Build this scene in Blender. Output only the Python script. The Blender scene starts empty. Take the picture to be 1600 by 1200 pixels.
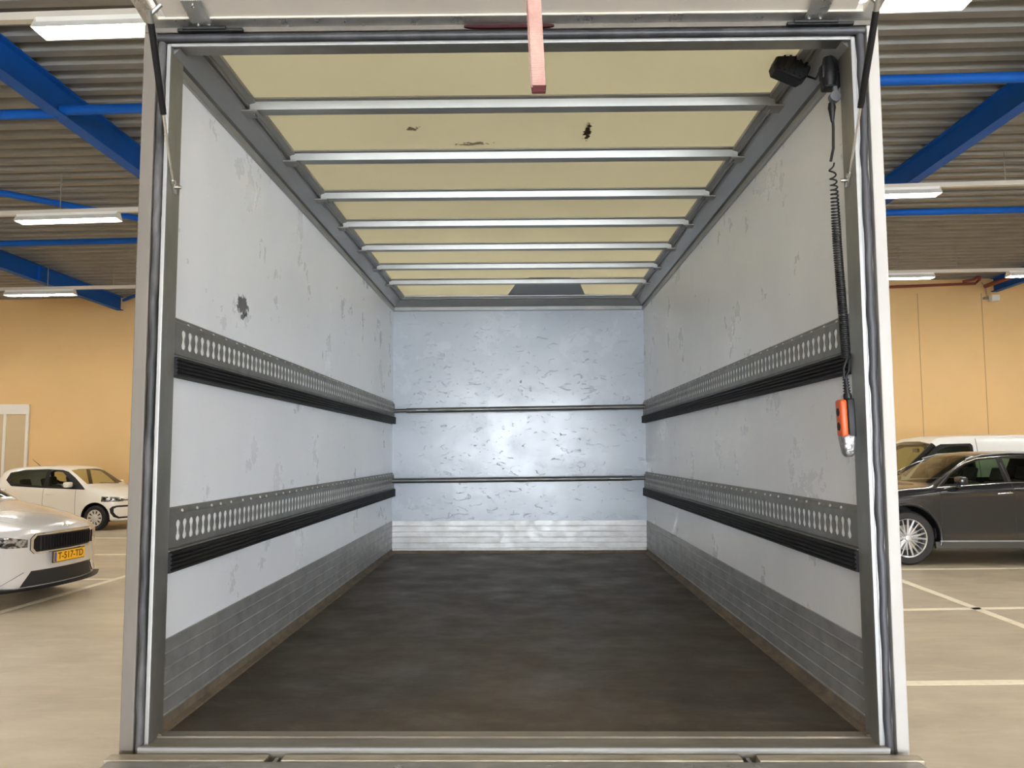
import bpy, bmesh, math, random
from mathutils import Vector, Matrix, noise
random.seed(7)
S = bpy.context.scene
C = S.collection
PI = math.pi

# ------------------------------------------------------------------ camera
F, YAW, PITCH, ROLL, CX, CZ = 1265.0, .0133, .0842, -.0041, .0363, 1.65
_fwd = Vector((-math.sin(YAW)*math.cos(PITCH), math.cos(YAW)*math.cos(PITCH), math.sin(PITCH)))
_r0 = Vector((math.cos(YAW), math.sin(YAW), 0)); _u0 = _r0.cross(_fwd)
_r = _r0*math.cos(ROLL)+_u0*math.sin(ROLL); _u = -_r0*math.sin(ROLL)+_u0*math.cos(ROLL)
cam = bpy.data.cameras.new('camera'); camo = bpy.data.objects.new('camera', cam); C.objects.link(camo)
cam.sensor_width = 36; cam.lens = F/1600*36; cam.clip_start = .05; cam.clip_end = 200
M = Matrix((( _r.x, _u.x, -_fwd.x, CX), (_r.y, _u.y, -_fwd.y, 0), (_r.z, _u.z, -_fwd.z, CZ), (0, 0, 0, 1)))
camo.matrix_world = M
S.camera = camo

# ------------------------------------------------------------------ world, exposure
w = bpy.data.worlds.new('world'); S.world = w; w.use_nodes = True
w.node_tree.nodes['Background'].inputs[0].default_value = (.86, .93, 1.0, 1)   # daylight beyond the added hall door
w.node_tree.nodes['Background'].inputs[1].default_value = 10.5
S.view_settings.view_transform = 'Standard'; S.view_settings.look = 'None'
S.view_settings.gamma = 1; S.view_settings.use_curve_mapping = False
S.view_settings.exposure = .97
ADDED_DOOR = (-5.5, 13.0, 3.6, -12.0)      # unseen hall door added to brighten the hold: x0, x1, height, y
pl = bpy.data.lights.new('added_door_daylight', 'AREA'); pl.shape = 'RECTANGLE'; pl.size = ADDED_DOOR[1]-ADDED_DOOR[0]; pl.size_y = ADDED_DOOR[2]; pl.energy = 1; pl.cycles.is_portal = True
po = bpy.data.objects.new('added_door_daylight', pl); C.objects.link(po); po.location = ((ADDED_DOOR[0]+ADDED_DOOR[1])/2, ADDED_DOOR[3]-.25, ADDED_DOOR[2]/2); po.rotation_euler = (PI/2, 0, PI)
po.rotation_euler = (-PI/2, 0, PI) if False else (PI/2, 0, PI)
LAMP_STRENGTH = 46.0
LAMP_COLOR = (1.0, .93, .83, 1)

def at(x, y, Y=None, Z=None, X=None):
    """point of the place seen at a photograph position, given one coordinate"""
    d = _fwd+(x-800)/F*_r-(y-600)/F*_u
    t = Y/d.y if Y is not None else ((Z-CZ)/d.z if Z is not None else (X-CX)/d.x)
    return Vector((CX, 0, CZ))+d*t

# ------------------------------------------------------------------ materials
def new_mat(name):
    m = bpy.data.materials.new(name); m.use_nodes = True
    nt = m.node_tree; b = nt.nodes['Principled BSDF']
    return m, nt, b
def N(nt, t, **kw):
    n = nt.nodes.new(t)
    for k, v in kw.items():
        if k in ('op',): n.operation = v
        elif hasattr(n, k): setattr(n, k, v)
        else: n.inputs[k].default_value = v
    return n
def ramp(nt, src, stops):
    r = nt.nodes.new('ShaderNodeValToRGB'); nt.links.new(src, r.inputs[0])
    e = r.color_ramp.elements
    while len(e) < len(stops): e.new(.5)
    for i, (p, c) in enumerate(stops):
        e[i].position = p; e[i].color = (c, c, c, 1) if isinstance(c, (int, float)) else (*c, 1)
    return r
def mixc(nt, fac, a, b):
    m = nt.nodes.new('ShaderNodeMix'); m.data_type = 'RGBA'
    if hasattr(fac, 'links') or hasattr(fac, 'is_linked'): nt.links.new(fac, m.inputs[0])
    else: m.inputs[0].default_value = fac
    for s, i in ((a, 6), (b, 7)):
        if isinstance(s, tuple): m.inputs[i].default_value = (*s, 1)
        else: nt.links.new(s, m.inputs[i])
    return m.outputs[2]
def coords(nt, scale=(1, 1, 1), loc=(0, 0, 0)):
    tc = nt.nodes.new('ShaderNodeNewGeometry'); mp = nt.nodes.new('ShaderNodeMapping')
    nt.links.new(tc.outputs['Position'], mp.inputs[0]); mp.inputs['Scale'].default_value = scale; mp.inputs['Location'].default_value = loc
    return mp.outputs[0]
def nz(nt, sc, scale=(1, 1, 1), detail=4, rough=.6, dist=0):
    n = nt.nodes.new('ShaderNodeTexNoise'); nt.links.new(coords(nt, scale), n.inputs['Vector'])
    n.inputs['Scale'].default_value = sc; n.inputs['Detail'].default_value = detail; n.inputs['Roughness'].default_value = rough
    n.inputs['Distortion'].default_value = dist
    return n.outputs['Fac']
def bump(nt, b, h, strength=.2, dist=.01, prev=None):
    n = nt.nodes.new('ShaderNodeBump'); n.inputs['Strength'].default_value = strength; n.inputs['Distance'].default_value = dist
    nt.links.new(h, n.inputs['Height'])
    if prev: nt.links.new(prev, n.inputs['Normal'])
    nt.links.new(n.outputs[0], b.inputs['Normal']); return n.outputs[0]
def simple(name, c, rough=.5, metal=0, c2=None, ns=6, nscale=(1, 1, 1), lo=.35, hi=.7, bp=0, bs=40, bscale=(1, 1, 1), spec=None, coat=0, rvar=0):
    m, nt, b = new_mat(name)
    b.inputs['Base Color'].default_value = (*c, 1); b.inputs['Roughness'].default_value = rough; b.inputs['Metallic'].default_value = metal
    if spec is not None: b.inputs['Specular IOR Level'].default_value = spec
    if coat: b.inputs['Coat Weight'].default_value = coat; b.inputs['Coat Roughness'].default_value = .04
    if c2:
        f = ramp(nt, nz(nt, ns, nscale, 6), ((lo, 0), (hi, 1)))
        nt.links.new(mixc(nt, f.outputs[0], c, c2), b.inputs['Base Color'])
        if rvar:
            r = ramp(nt, nz(nt, ns*1.7, nscale, 5), ((.3, max(0, rough-rvar)), (.7, min(1, rough+rvar))))
            nt.links.new(r.outputs[0], b.inputs['Roughness'])
    if bp: bump(nt, b, nz(nt, bs, bscale, 4), bp, .004)
    return m
def spot(nt, p, rad, thr=.5, ns=30, soft=.12, nscale=(1, 1, 1)):
    """mask of a mark with its own ragged shape about p, rad per axis"""
    geo = nt.nodes.new('ShaderNodeNewGeometry')
    s = N(nt, 'ShaderNodeVectorMath', op='SUBTRACT'); nt.links.new(geo.outputs['Position'], s.inputs[0]); s.inputs[1].default_value = p
    d = N(nt, 'ShaderNodeVectorMath', op='DIVIDE'); nt.links.new(s.outputs[0], d.inputs[0]); d.inputs[1].default_value = rad
    l = N(nt, 'ShaderNodeVectorMath', op='LENGTH'); nt.links.new(d.outputs[0], l.inputs[0])
    a = N(nt, 'ShaderNodeMath', op='SUBTRACT'); a.inputs[0].default_value = 1; nt.links.new(l.outputs['Value'], a.inputs[1])
    nn = nz(nt, ns, nscale, 5)
    q = N(nt, 'ShaderNodeMath', op='SUBTRACT'); nt.links.new(nn, q.inputs[0]); q.inputs[1].default_value = .5
    q2 = N(nt, 'ShaderNodeMath', op='MULTIPLY_ADD'); nt.links.new(q.outputs[0], q2.inputs[0]); q2.inputs[1].default_value = 2.2; nt.links.new(a.outputs[0], q2.inputs[2])
    r = ramp(nt, q2.outputs[0], ((thr, 0), (min(1, thr+soft), 1)))
    return r.outputs[0]

def panel_mat(name, c, c2, marks=(), dents=.25, rough=.3):
    m, nt, b = new_mat(name)
    base = mixc(nt, ramp(nt, nz(nt, 1.3, (1, 1, .5), 5), ((.35, 0), (.75, 1))).outputs[0], c, c2)
    # fine vertical streaks, scuffs
    st = ramp(nt, nz(nt, 9, (9, 9, .35), 8, .75), ((.60, 0), (.9, .10)))
    base = mixc(nt, st.outputs[0], base, (.36, .37, .39))
    sc = ramp(nt, nz(nt, 26, (1, 1, 1.6), 8, .8), ((.72, 0), (.82, .14)))
    base = mixc(nt, sc.outputs[0], base, (.25, .25, .25))
    for p, rad, col, thr, ns in marks:
        base = mixc(nt, spot(nt, p, rad, thr, ns), base, col)
    nt.links.new(base, b.inputs['Base Color'])
    r = ramp(nt, nz(nt, 3, (1, 1, 1), 6, .7), ((.3, rough-.08), (.7, rough+.14)))
    nt.links.new(r.outputs[0], b.inputs['Roughness'])
    d = ramp(nt, nz(nt, 13, (1, 1, 2.2), 3, .5, 1.2), ((.635, 0), (.70, 1)))
    n1 = bump(nt, b, d.outputs[0], dents, .006)
    d2 = ramp(nt, nz(nt, 30, (1, 1, 1.8), 2, .5, .6), ((.66, 0), (.74, 1)))
    cl = ramp(nt, nz(nt, 2.2, (1, 1, 1.3), 3, .5), ((.48, 0), (.60, 1)))
    dm = N(nt, 'ShaderNodeMath', op='MULTIPLY'); nt.links.new(d2.outputs[0], dm.inputs[0]); nt.links.new(cl.outputs[0], dm.inputs[1])
    n1 = bump(nt, b, dm.outputs[0], dents*.9, .004, n1)
    bump(nt, b, nz(nt, 4, (1, 1, 1), 2), .25, .01, n1)
    return m

MT = {}
MT['wall_left'] = panel_mat('white_laminate_left_lifted', (.86, .89, .95), (.79, .82, .875), [(tuple(at(379, 478, X=-1.05)), (.2, .085, .06), (.10, .10, .11), .30, 30)], .2)
MT['wall_right'] = panel_mat('white_laminate_right_lifted', (.82, .83, .85), (.72, .73, .75), [], .2)
MT['wall_front'] = panel_mat('white_laminate_front_dimmed', (.49, .53, .59), (.42, .46, .525), [(tuple(at(814, 596, Y=6.726)), (.014, .2, .02), (.05, .05, .05), .3, 60)], .5, .2)  # one laminate: side walls lifted, front dimmed in colour to balance the light
MT['galv'] = simple('galvanised_steel', (.33, .325, .30), .42, .75, (.24, .235, .215), 7, (1, 1, .4), bp=.05, bs=60, rvar=.1)
MT['galv_light'] = simple('pale_galvanised_steel', (.40, .38, .36), .55, .1, (.42, .40, .37), 5, (1, 1, .3), rvar=.1)
MT['alu'] = simple('worn_aluminium', (.56, .56, .55), .34, .85, (.42, .42, .41), 9, (1, 1, 1), rvar=.12, bp=.04, bs=80)
MT['alu_bright'] = simple('bright_aluminium', (.33, .33, .32), .42, .5, (.28, .28, .28), 4)
MT['bow'] = simple('roof_bow_aluminium', (.34, .34, .325), .38, .6, (.30, .30, .285), 4)
MT['post_dull'] = simple('dull_grey_post_face', (.165, .145, .12), .6, .1, (.12, .105, .09), 5, (1, 1, .3))
MT['cove'] = simple('roof_rail_aluminium', (.38, .38, .37), .4, .6, (.31, .31, .30), 5, (1, .3, 1), rvar=.08)
MT['kick'] = simple('scuffed_aluminium_kick', (.40, .405, .40), .45, .55, (.29, .29, .285), 8, (1, 1, 1.6), rvar=.14, bp=.08, bs=50)
MT['kick_front'] = simple('scuffed_aluminium_front', (.60, .60, .60), .45, .35, (.46, .45, .43), 9, (1, 1, 1.6), rvar=.14, bp=.1, bs=50)
MT['rubber'] = simple('black_rubber', (.009, .009, .010), .6, 0, (.022, .022, .022), 20, (1, 1, .3), .5, .75, spec=.3)
MT['seal_worn'] = simple('worn_rubber_seal', (.018, .018, .019), .55, 0, (.10, .095, .095), 14, (1, 1, .25), .42, .66, bp=.5, bs=60, bscale=(1, 1, .3))
MT['seal'] = simple('grey_rubber_seal', (.024, .025, .030), .45, 0, (.065, .066, .075), 10, (1, 1, .3), .4, .7)
MT['plastic'] = simple('black_plastic', (.006, .006, .007), .45, spec=.3)
MT['plastic_grey'] = simple('grey_plastic', (.10, .105, .115), .4)
MT['chrome'] = simple('chrome', (.85, .85, .86), .12, 1)
MT['steel_rod'] = simple('polished_steel', (.75, .74, .72), .22, .9)
MT['flap'] = simple('cream_flap_panel', (.60, .555, .50), .5, 0, (.54, .50, .45), 3)
MT['strap'] = simple('faded_red_webbing', (.50, .33, .28), .85, 0, (.40, .19, .165), 22, (1, 1, .6), .4, .7, bp=.6, bs=300, bscale=(.1, .1, 1))
MT['strap_end'] = simple('dark_red_webbing', (.075, .012, .014), .85, bp=.5, bs=300, bscale=(.1, .1, 1))
MT['red_lens'] = simple('red_lens', (.03, .001, .003), .3, spec=.3)
MT['orange'] = simple('orange_plastic', (.60, .085, .014), .4)
MT['foil'] = simple('silver_tape', (.38, .38, .38), .3, .8, (.22, .22, .22), 60, bp=1, bs=90)
MT['slot_white'] = simple('white_backing', (.92, .92, .93), .4)
MT['slotrail'] = simple('slotted_rail_steel', (.20, .20, .19), .45, .35, (.16, .16, .152), 10, (1, 1, 1), rvar=.1)
MT['rivet'] = simple('rivet_aluminium', (.75, .74, .70), .3, .7)
MT['blue'] = simple('blue_steel_paint', (.004, .10, .46), .55, 0, (.003, .085, .40), 3, spec=.25)
MT['track'] = simple('cream_track_paint', (.62, .58, .50), .5)
MT['white_paint'] = simple('white_line_paint', (.86, .80, .64), .6, 0, (.62, .56, .42), 12, lo=.5, hi=.85)
MT['ceiling'] = simple('galvanised_deck', (.27, .265, .25), .5, .3, (.20, .197, .185), 4, (.3, 1, 1), rvar=.1)
MT['door_beige'] = simple('beige_door', (.58, .46, .28), .6)
MT['white'] = simple('white_painted_metal', (.80, .78, .72), .45)
MT['pipe_red'] = simple('rusty_red_pipe', (.22, .05, .03), .6)
MT['tyre'] = simple('tyre_rubber', (.018, .017, .017), .7)
MT['rim'] = simple('silver_alloy', (.72, .72, .73), .28, .75)
MT['hubcap'] = simple('silver_wheel_cover', (.72, .71, .70), .35, .3)
MT['dark'] = simple('matt_black', (.008, .008, .009), .6)
MT['seat'] = simple('dark_seat_cloth', (.03, .03, .035), .8)
MT['paint_white'] = simple('white_car_paint', (.90, .88, .82), .3, coat=.7)
MT['paint_van'] = simple('white_van_paint', (.80, .79, .75), .35, coat=.5)
MT['paint_silver'] = simple('silver_car_paint', (.66, .65, .64), .26, .35, coat=.8)
MT['paint_grey'] = simple('dark_grey_car_paint', (.014, .015, .017), .22, 0, coat=.5)
MT['skirt'] = simple('dark_grey_skirt', (.05, .046, .04), .4)
MT['gap'] = simple('panel_gap', (.02, .02, .02), .8)
MT['yellow'] = simple('yellow_plate', (.90, .47, .01), .4)
MT['plate_blue'] = simple('plate_blue', (.05, .08, .35), .4)
MT['plate_text'] = simple('plate_lettering', (.02, .015, .01), .5)

# cargo floor: dark worn plywood
m, nt, b = new_mat('dark_plywood'); MT['cargo_floor'] = m
base = mixc(nt, ramp(nt, nz(nt, 1.6, (1, .7, 1), 7, .65), ((.3, 0), (.7, 1))).outputs[0], (.036, .028, .018), (.078, .060, .038))
base = mixc(nt, ramp(nt, nz(nt, 5, (1, 2.4, 1), 8, .7, 1), ((.50, 0), (.75, .6))).outputs[0], base, (.130, .100, .064))
base = mixc(nt, ramp(nt, nz(nt, 7, (.5, 3, 1), 6, .7, 2), ((.62, 0), (.72, .7))).outputs[0], base, (.028, .024, .02))
nt.links.new(base, b.inputs['Base Color'])
nt.links.new(ramp(nt, nz(nt, 4, (1, 1, 1), 6), ((.3, .42), (.7, .72))).outputs[0], b.inputs['Roughness'])
bump(nt, b, nz(nt, 90, (1, 1, 1), 3), .25, .003)
MT['dirty_edge'] = simple('dirt_covered_angle', (.20, .155, .105), .7, .1, (.10, .08, .058), 12, bp=.3, bs=60)
MT['sill'] = simple('worn_sill_aluminium', (.30, .275, .235), .45, .55, (.20, .18, .15), 6, (.4, 2, 1), rvar=.15, bp=.15, bs=60)
MT['platform_edge'] = simple('worn_platform_edge', (.42, .37, .28), .5, .45, (.25, .21, .15), 14, (.5, 2, 1), rvar=.15, bp=.2, bs=60)
MT['platform'] = simple('platform_plate', (.33, .32, .30), .5, .5, (.24, .23, .21), 8, (.5, 1.4, 1), rvar=.1, bp=.2, bs=70)

# translucent roof sheet
m = bpy.data.materials.new('translucent_roof_sheet'); m.use_nodes = True; MT['roof'] = m; nt = m.node_tree
b = nt.nodes['Principled BSDF']; out = nt.nodes['Material Output']
base = mixc(nt, ramp(nt, nz(nt, 1.1, (1, 1, 1), 5), ((.3, 0), (.7, 1))).outputs[0], (.79, .765, .635), (.745, .72, .59))
sc = ramp(nt, nz(nt, 5, (1, 3, 1), 7, .7, 2), ((.70, 0), (.74, .5)))
base = mixc(nt, sc.outputs[0], base, (.30, .27, .2))
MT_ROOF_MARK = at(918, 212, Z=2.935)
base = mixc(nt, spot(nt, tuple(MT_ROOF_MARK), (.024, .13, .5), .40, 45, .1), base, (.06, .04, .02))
base = mixc(nt, spot(nt, tuple(at(645, 207, Z=2.935)), (.06, .05, .5), .62, 40, .1), base, (.30, .27, .2))
base = mixc(nt, spot(nt, tuple(at(740, 230, Z=2.935)), (.16, .04, .5), .62, 40, .1), base, (.30, .27, .2))
nt.links.new(base, b.inputs['Base Color']); b.inputs['Roughness'].default_value = .35
tr = N(nt, 'ShaderNodeBsdfTranslucent'); tr.inputs[0].default_value = (.78, .75, .58, 1)
nt.links.new(base, tr.inputs[0])
mx = N(nt, 'ShaderNodeMixShader'); mx.inputs[0].default_value = .82
nt.links.new(b.outputs[0], mx.inputs[1]); nt.links.new(tr.outputs[0], mx.inputs[2]); nt.links.new(mx.outputs[0], out.inputs[0])

def glass(name, tint, gloss=.1):
    m = bpy.data.materials.new(name); m.use_nodes = True; nt = m.node_tree
    out = nt.nodes['Material Output']; nt.nodes.remove(nt.nodes['Principled BSDF'])
    t = N(nt, 'ShaderNodeBsdfTransparent'); t.inputs[0].default_value = (*tint, 1)
    g = N(nt, 'ShaderNodeBsdfGlossy'); g.inputs[1].default_value = .02 if 'Roughness' in g.inputs else .02
    f = N(nt, 'ShaderNodeLayerWeight'); f.inputs[0].default_value = .5
    pw = N(nt, 'ShaderNodeMath', op='POWER'); nt.links.new(f.outputs['Facing'], pw.inputs[0]); pw.inputs[1].default_value = 4.0
    a = N(nt, 'ShaderNodeMath', op='MULTIPLY_ADD'); nt.links.new(pw.outputs[0], a.inputs[0]); a.inputs[1].default_value = .8; a.inputs[2].default_value = .06
    mx = N(nt, 'ShaderNodeMixShader'); nt.links.new(a.outputs[0], mx.inputs[0]); nt.links.new(t.outputs[0], mx.inputs[1]); nt.links.new(g.outputs[0], mx.inputs[2])
    nt.links.new(mx.outputs[0], out.inputs[0]); return m
MT['glass'] = glass('clear_green_glass', (.86, .90, .76))
MT['glass_dark'] = glass('tinted_glass', (.42, .52, .42))
MT['headlight'] = simple('headlight_lens', (.45, .45, .46), .1, .6, (.03, .03, .03), 14, (1, 1, 1.5), .45, .55, coat=1)

def emis(name, col, s):
    m = bpy.data.materials.new(name); m.use_nodes = True; nt = m.node_tree
    nt.nodes.remove(nt.nodes['Principled BSDF']); e = N(nt, 'ShaderNodeEmission')
    e.inputs[0].default_value = col; e.inputs[1].default_value = s
    nt.links.new(e.outputs[0], nt.nodes['Material Output'].inputs[0]); return m
MT['lamp'] = emis('lamp_diffuser', LAMP_COLOR, LAMP_STRENGTH)

# building wall
def wall_mat(name, c, c2):
    m, nt, b = new_mat(name)
    base = mixc(nt, ramp(nt, nz(nt, .5, (1, 1, 1), 6), ((.3, 0), (.7, 1))).outputs[0], c, c2)
    nt.links.new(base, b.inputs['Base Color']); b.inputs['Roughness'].default_value = .65
    bump(nt, b, nz(nt, 8, (1, 1, 1), 6), .12, .01)
    return m
MT['ochre'] = wall_mat('ochre_wall_paint', (.79, .54, .255), (.73, .495, .225))
# concrete floor
m, nt, b = new_mat('polished_concrete'); MT['concrete'] = m
base = mixc(nt, ramp(nt, nz(nt, .45, (1, 1.6, 1), 7, .65, .5), ((.3, 0), (.7, 1))).outputs[0], (.33, .285, .21), (.52, .455, .34))
base = mixc(nt, ramp(nt, nz(nt, 2.0, (.6, 2.5, 1), 8, .7, 1), ((.50, 0), (.8, .6))).outputs[0], base, (.62, .54, .40))
base = mixc(nt, ramp(nt, nz(nt, 9, (1, 1, 1), 8, .75), ((.68, 0), (.76, .5))).outputs[0], base, (.15, .12, .09))
nt.links.new(base, b.inputs['Base Color'])
nt.links.new(ramp(nt, nz(nt, 1.2, (1, 1.5, 1), 6), ((.3, .32), (.7, .52))).outputs[0], b.inputs['Roughness'])
bump(nt, b, nz(nt, 3.0, (.5, 2.2, 1), 5), .22, .03)

# ------------------------------------------------------------------ mesh helpers
class MB:
    def __init__(s, dz=0.0): s.bm = bmesh.new(); s.dz = dz
    def v(s, p): return s.bm.verts.new((p[0], p[1], p[2]+s.dz))
    def box(s, lo, hi, bev=0, seg=2, rot=None, piv=None):
        lo = Vector(lo); hi = Vector(hi); c = (lo+hi)/2
        vs = []
        for x in (lo.x, hi.x):
            for y in (lo.y, hi.y):
                for z in (lo.z, hi.z):
                    p = Vector((x, y, z))
                    if rot is not None:
                        q = Vector(piv) if piv is not None else c
                        p = rot @ (p-q)+q
                    vs.append(s.v(p))
        fs = [s.bm.faces.new([vs[i] for i in f]) for f in ((0, 1, 3, 2), (4, 6, 7, 5), (0, 4, 5, 1), (2, 3, 7, 6), (0, 2, 6, 4), (1, 5, 7, 3))]
        if bev:
            es = list({e for f in fs for e in f.edges})
            bmesh.ops.bevel(s.bm, geom=es, offset=bev, segments=seg, affect='EDGES', profile=.6)
        return s
    def ring(s, c, u, v, r, seg, ru=1, rv=1):
        return [s.v(c+u*(math.cos(2*PI*i/seg)*r*ru)+v*(math.sin(2*PI*i/seg)*r*rv)) for i in range(seg)]
    def tube(s, pts, r, seg=10, caps=True, closed=False):
        pts = [Vector(p) for p in pts]; n = len(pts); rs = r if isinstance(r, (list, tuple)) else [r]*n
        t = (pts[1]-pts[0]).normalized(); up = Vector((0, 0, 1)) if abs(t.z) < .9 else Vector((1, 0, 0))
        u = t.cross(up).normalized(); rings = []
        for i, p in enumerate(pts):
            a = pts[i-1] if i else (pts[-1] if closed else p); bq = pts[i+1] if i < n-1 else (pts[0] if closed else p)
            t = (bq-a).normalized() if (bq-a).length > 1e-9 else t
            u = (u-t*u.dot(t)).normalized(); vv = t.cross(u)
            rings.append(s.ring(p, u, vv, rs[i], seg))
        m = n if closed else n-1
        for i in range(m):
            A = rings[i]; B = rings[(i+1) % n]
            for k in range(seg):
                s.bm.faces.new((A[k], A[(k+1) % seg], B[(k+1) % seg], B[k]))
        if caps and not closed:
            s.bm.faces.new(rings[0][::-1]); s.bm.faces.new(rings[-1])
        return s
    def lathe(s, prof, c, axis='Y', seg=32, close=False):
        """prof: (radius, along)"""
        c = Vector(c); ax = {'X': Vector((1, 0, 0)), 'Y': Vector((0, 1, 0)), 'Z': Vector((0, 0, 1))}[axis] if isinstance(axis, str) else Vector(axis).normalized()
        u = ax.orthogonal().normalized(); vv = ax.cross(u); rings = []
        for r, a in prof:
            if r < 1e-6: rings.append([s.v(c+ax*a)])
            else: rings.append(s.ring(c+ax*a, u, vv, r, seg))
        n = len(rings)
        for i in range(n if close else n-1):
            A = rings[i]; B = rings[(i+1) % n]
            for k in range(seg):
                k2 = (k+1) % seg
                if len(A) == 1 and len(B) == 1: continue
                if len(A) == 1: s.bm.faces.new((A[0], B[k2], B[k]))
                elif len(B) == 1: s.bm.faces.new((A[k], A[k2], B[0]))
                else: s.bm.faces.new((A[k], A[k2], B[k2], B[k]))
        return s
    def prism(s, prof, a0, a1, axis='Y', caps=True, f=None):
        """closed 2d profile extruded along an axis; prof = the two other coordinates in order"""
        def P(p, a):
            return {'X': (a, p[0], p[1]), 'Y': (p[0], a, p[1]), 'Z': (p[0], p[1], a)}[axis]
        A = [s.v(P(p, a0)) for p in prof]; B = [s.v(P(p, a1)) for p in prof]; n = len(prof)
        for i in range(n): s.bm.faces.new((A[i], A[(i+1) % n], B[(i+1) % n], B[i]))
        if caps: s.bm.faces.new(A[::-1]); s.bm.faces.new(B)
        return s
    def poly(s, pts): s.bm.faces.new([s.v(p) for p in pts]); return s
    def slab(s, pts, nrm, t):
        nrm = Vector(nrm)*t; pts = [Vector(p) for p in pts]; A = [s.v(p) for p in pts]; B = [s.v(p+nrm) for p in pts]; n = len(pts)
        s.bm.faces.new(A[::-1]); s.bm.faces.new(B)
        for i in range(n): s.bm.faces.new((A[i], A[(i+1) % n], B[(i+1) % n], B[i]))
        return s
    def build(s, name, mat, parent=None, smooth=False, local=False, keep=False, fixn=True):
        if fixn: bmesh.ops.recalc_face_normals(s.bm, faces=s.bm.faces)
        off = Vector((0, 0, 0)); loc = Vector((0, 0, 0))
        if parent is not None and not local:
            p = parent; 
            while p is not None: off += p.location; p = p.parent
        elif parent is None and not keep:
            xs = [v.co for v in s.bm.verts]
            lo = Vector((min(v.x for v in xs), min(v.y for v in xs), min(v.z for v in xs))); hi = Vector((max(v.x for v in xs), max(v.y for v in xs), 0))
            off = Vector(((lo.x+hi.x)/2, (lo.y+hi.y)/2, lo.z)); loc = off
        for v in s.bm.verts: v.co -= off
        me = bpy.data.meshes.new(name); s.bm.to_mesh(me); s.bm.free()
        if smooth:
            for p in me.polygons: p.use_smooth = True
            me.set_sharp_from_angle(angle=math.radians(smooth if smooth is not True else 35))
        if mat is not None: me.materials.append(mat if not isinstance(mat, str) else MT[mat])
        o = bpy.data.objects.new(name, me); C.objects.link(o); o.location = loc
        if parent is not None: o.parent = parent
        return o
def empty(name, loc, rz=0):
    o = bpy.data.objects.new(name, None); C.objects.link(o); o.location = loc; o.rotation_euler = (0, 0, rz); o.empty_display_size = .1
    return o
def tag(o, label=None, cat=None, group=None, kind=None):
    if label: o['label'] = label
    if cat: o['category'] = cat
    if group: o['group'] = group
    if kind: o['kind'] = kind
    return o

# ================================================================== BUILDING
WY = 20.3
def roofz(x): return 5.78+.015*x
g = MB().box((-18, ADDED_DOOR[3]-3, -.1), (18, WY, 0)).build('floor', 'concrete'); tag(g, kind='structure')
g = MB().box((-18, WY, 0), (18, WY+.2, 6.3))
g = g.build('wall_back', 'ochre'); tag(g, kind='structure')
g = MB()
for x in (-16.6, -13.8, 8.35, 10.0, 11.6, 13.2, 14.8):   # shallow joints between the wall panels
    g.box((x-.012, WY-.004, 0), (x+.012, WY+.01, 5.6))
MT['joint'] = simple('wall_joint', (.50, .33, .15), .7)
tag(g.build('trim_1', 'joint'), kind='structure')
tag(MB().box((-18.2, -12, 0), (-18, WY, 6.3)).build('wall_left', 'ochre'), kind='structure')
tag(MB().box((18, -12, 0), (18.2, WY, 6.3)).build('wall_right', 'ochre'), kind='structure')
tag(MB().box((-18, -12.2, 0), (ADDED_DOOR[0], -12, 6.3)).box((ADDED_DOOR[1], -12.2, 0), (18, -12, 6.3)).box((ADDED_DOOR[0], -12.2, ADDED_DOOR[2]), (ADDED_DOOR[1], -12, 6.3)).build('wall_front', 'ochre'), kind='structure')  # wall gap made for the added hall door
# corrugated deck
g = MB(); pit = .30; y = -12.3; prof = []
while y < WY:
    prof += [(y, 0), (y+.12, 0), (y+.16, .09), (y+.26, .09)]; y += pit
A = [g.v((-18, p[0], roofz(-18)+p[1])) for p in prof]; B = [g.v((18, p[0], roofz(18)+p[1])) for p in prof]
for i in range(len(prof)-1): g.bm.faces.new((A[i], B[i], B[i+1], A[i+1]))
tag(g.build('ceiling', 'ceiling', fixn=False), kind='structure')
# roller door frame on the back wall at left
d = MB().box((-15.6, WY-.02, 0), (-12.5, WY+.02, 2.9)).build('door_1', 'door_beige'); tag(d, kind='structure')
g = MB().box((-15.9, WY-.07, 2.66), (-12.42, WY-.02, 2.91), .005).box((-12.49, WY-.07, 0), (-12.42, WY-.02, 2.66)).box((-13.07, WY-.05, 0), (-13.0, WY-.02, 2.66)).box((-15.9, WY-.07, 0), (-15.83, WY-.02, 2.66))
g.build('door_frame', 'white', d)

# blue I-beams running along Y
def ibeam(x, y0, y1, label, h=.34, wd=.16):
    zt = roofz(x)-.0; zb = zt-h; t = .014
    root = empty('steel_beam', (x, (y0+y1)/2, zb))
    tag(root, label, 'beam', 'blue steel roof beams')
    MB().box((x-wd/2, y0, zb), (x+wd/2, y1, zb+t)).box((x-wd/2, y0, zt-t), (x+wd/2, y1, zt)).box((x-.006, y0, zb+t), (x+.006, y1, zt-t)).build('beam_profile', 'blue', root)
    if x == -10.2: MB().box((x-wd/2+.01, 16.7, zb+t), (x+wd/2-.01, 16.75, zt-t)).build('stiffener_plate', 'blue', root)
    return root
ibeam(-5.07, -11.9, WY-.05, 'thick blue steel roof beam nearest the truck on the left')
r_ = ibeam(-10.2, -11.9, WY-.05, 'blue steel roof beam further left, ending above the white hatchback')
ibeam(5.72, -11.9, WY-.05, 'thick blue steel roof beam nearest the truck on the right')
ibeam(11.9, -11.9, WY-.05, 'blue steel roof beam far right beside the red pipe')
MB().tube([at(193, 469, Y=WY-.2), at(222, 458, Y=WY-1.0)], .04, 8).build('end_brace', 'blue', r_)
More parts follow.
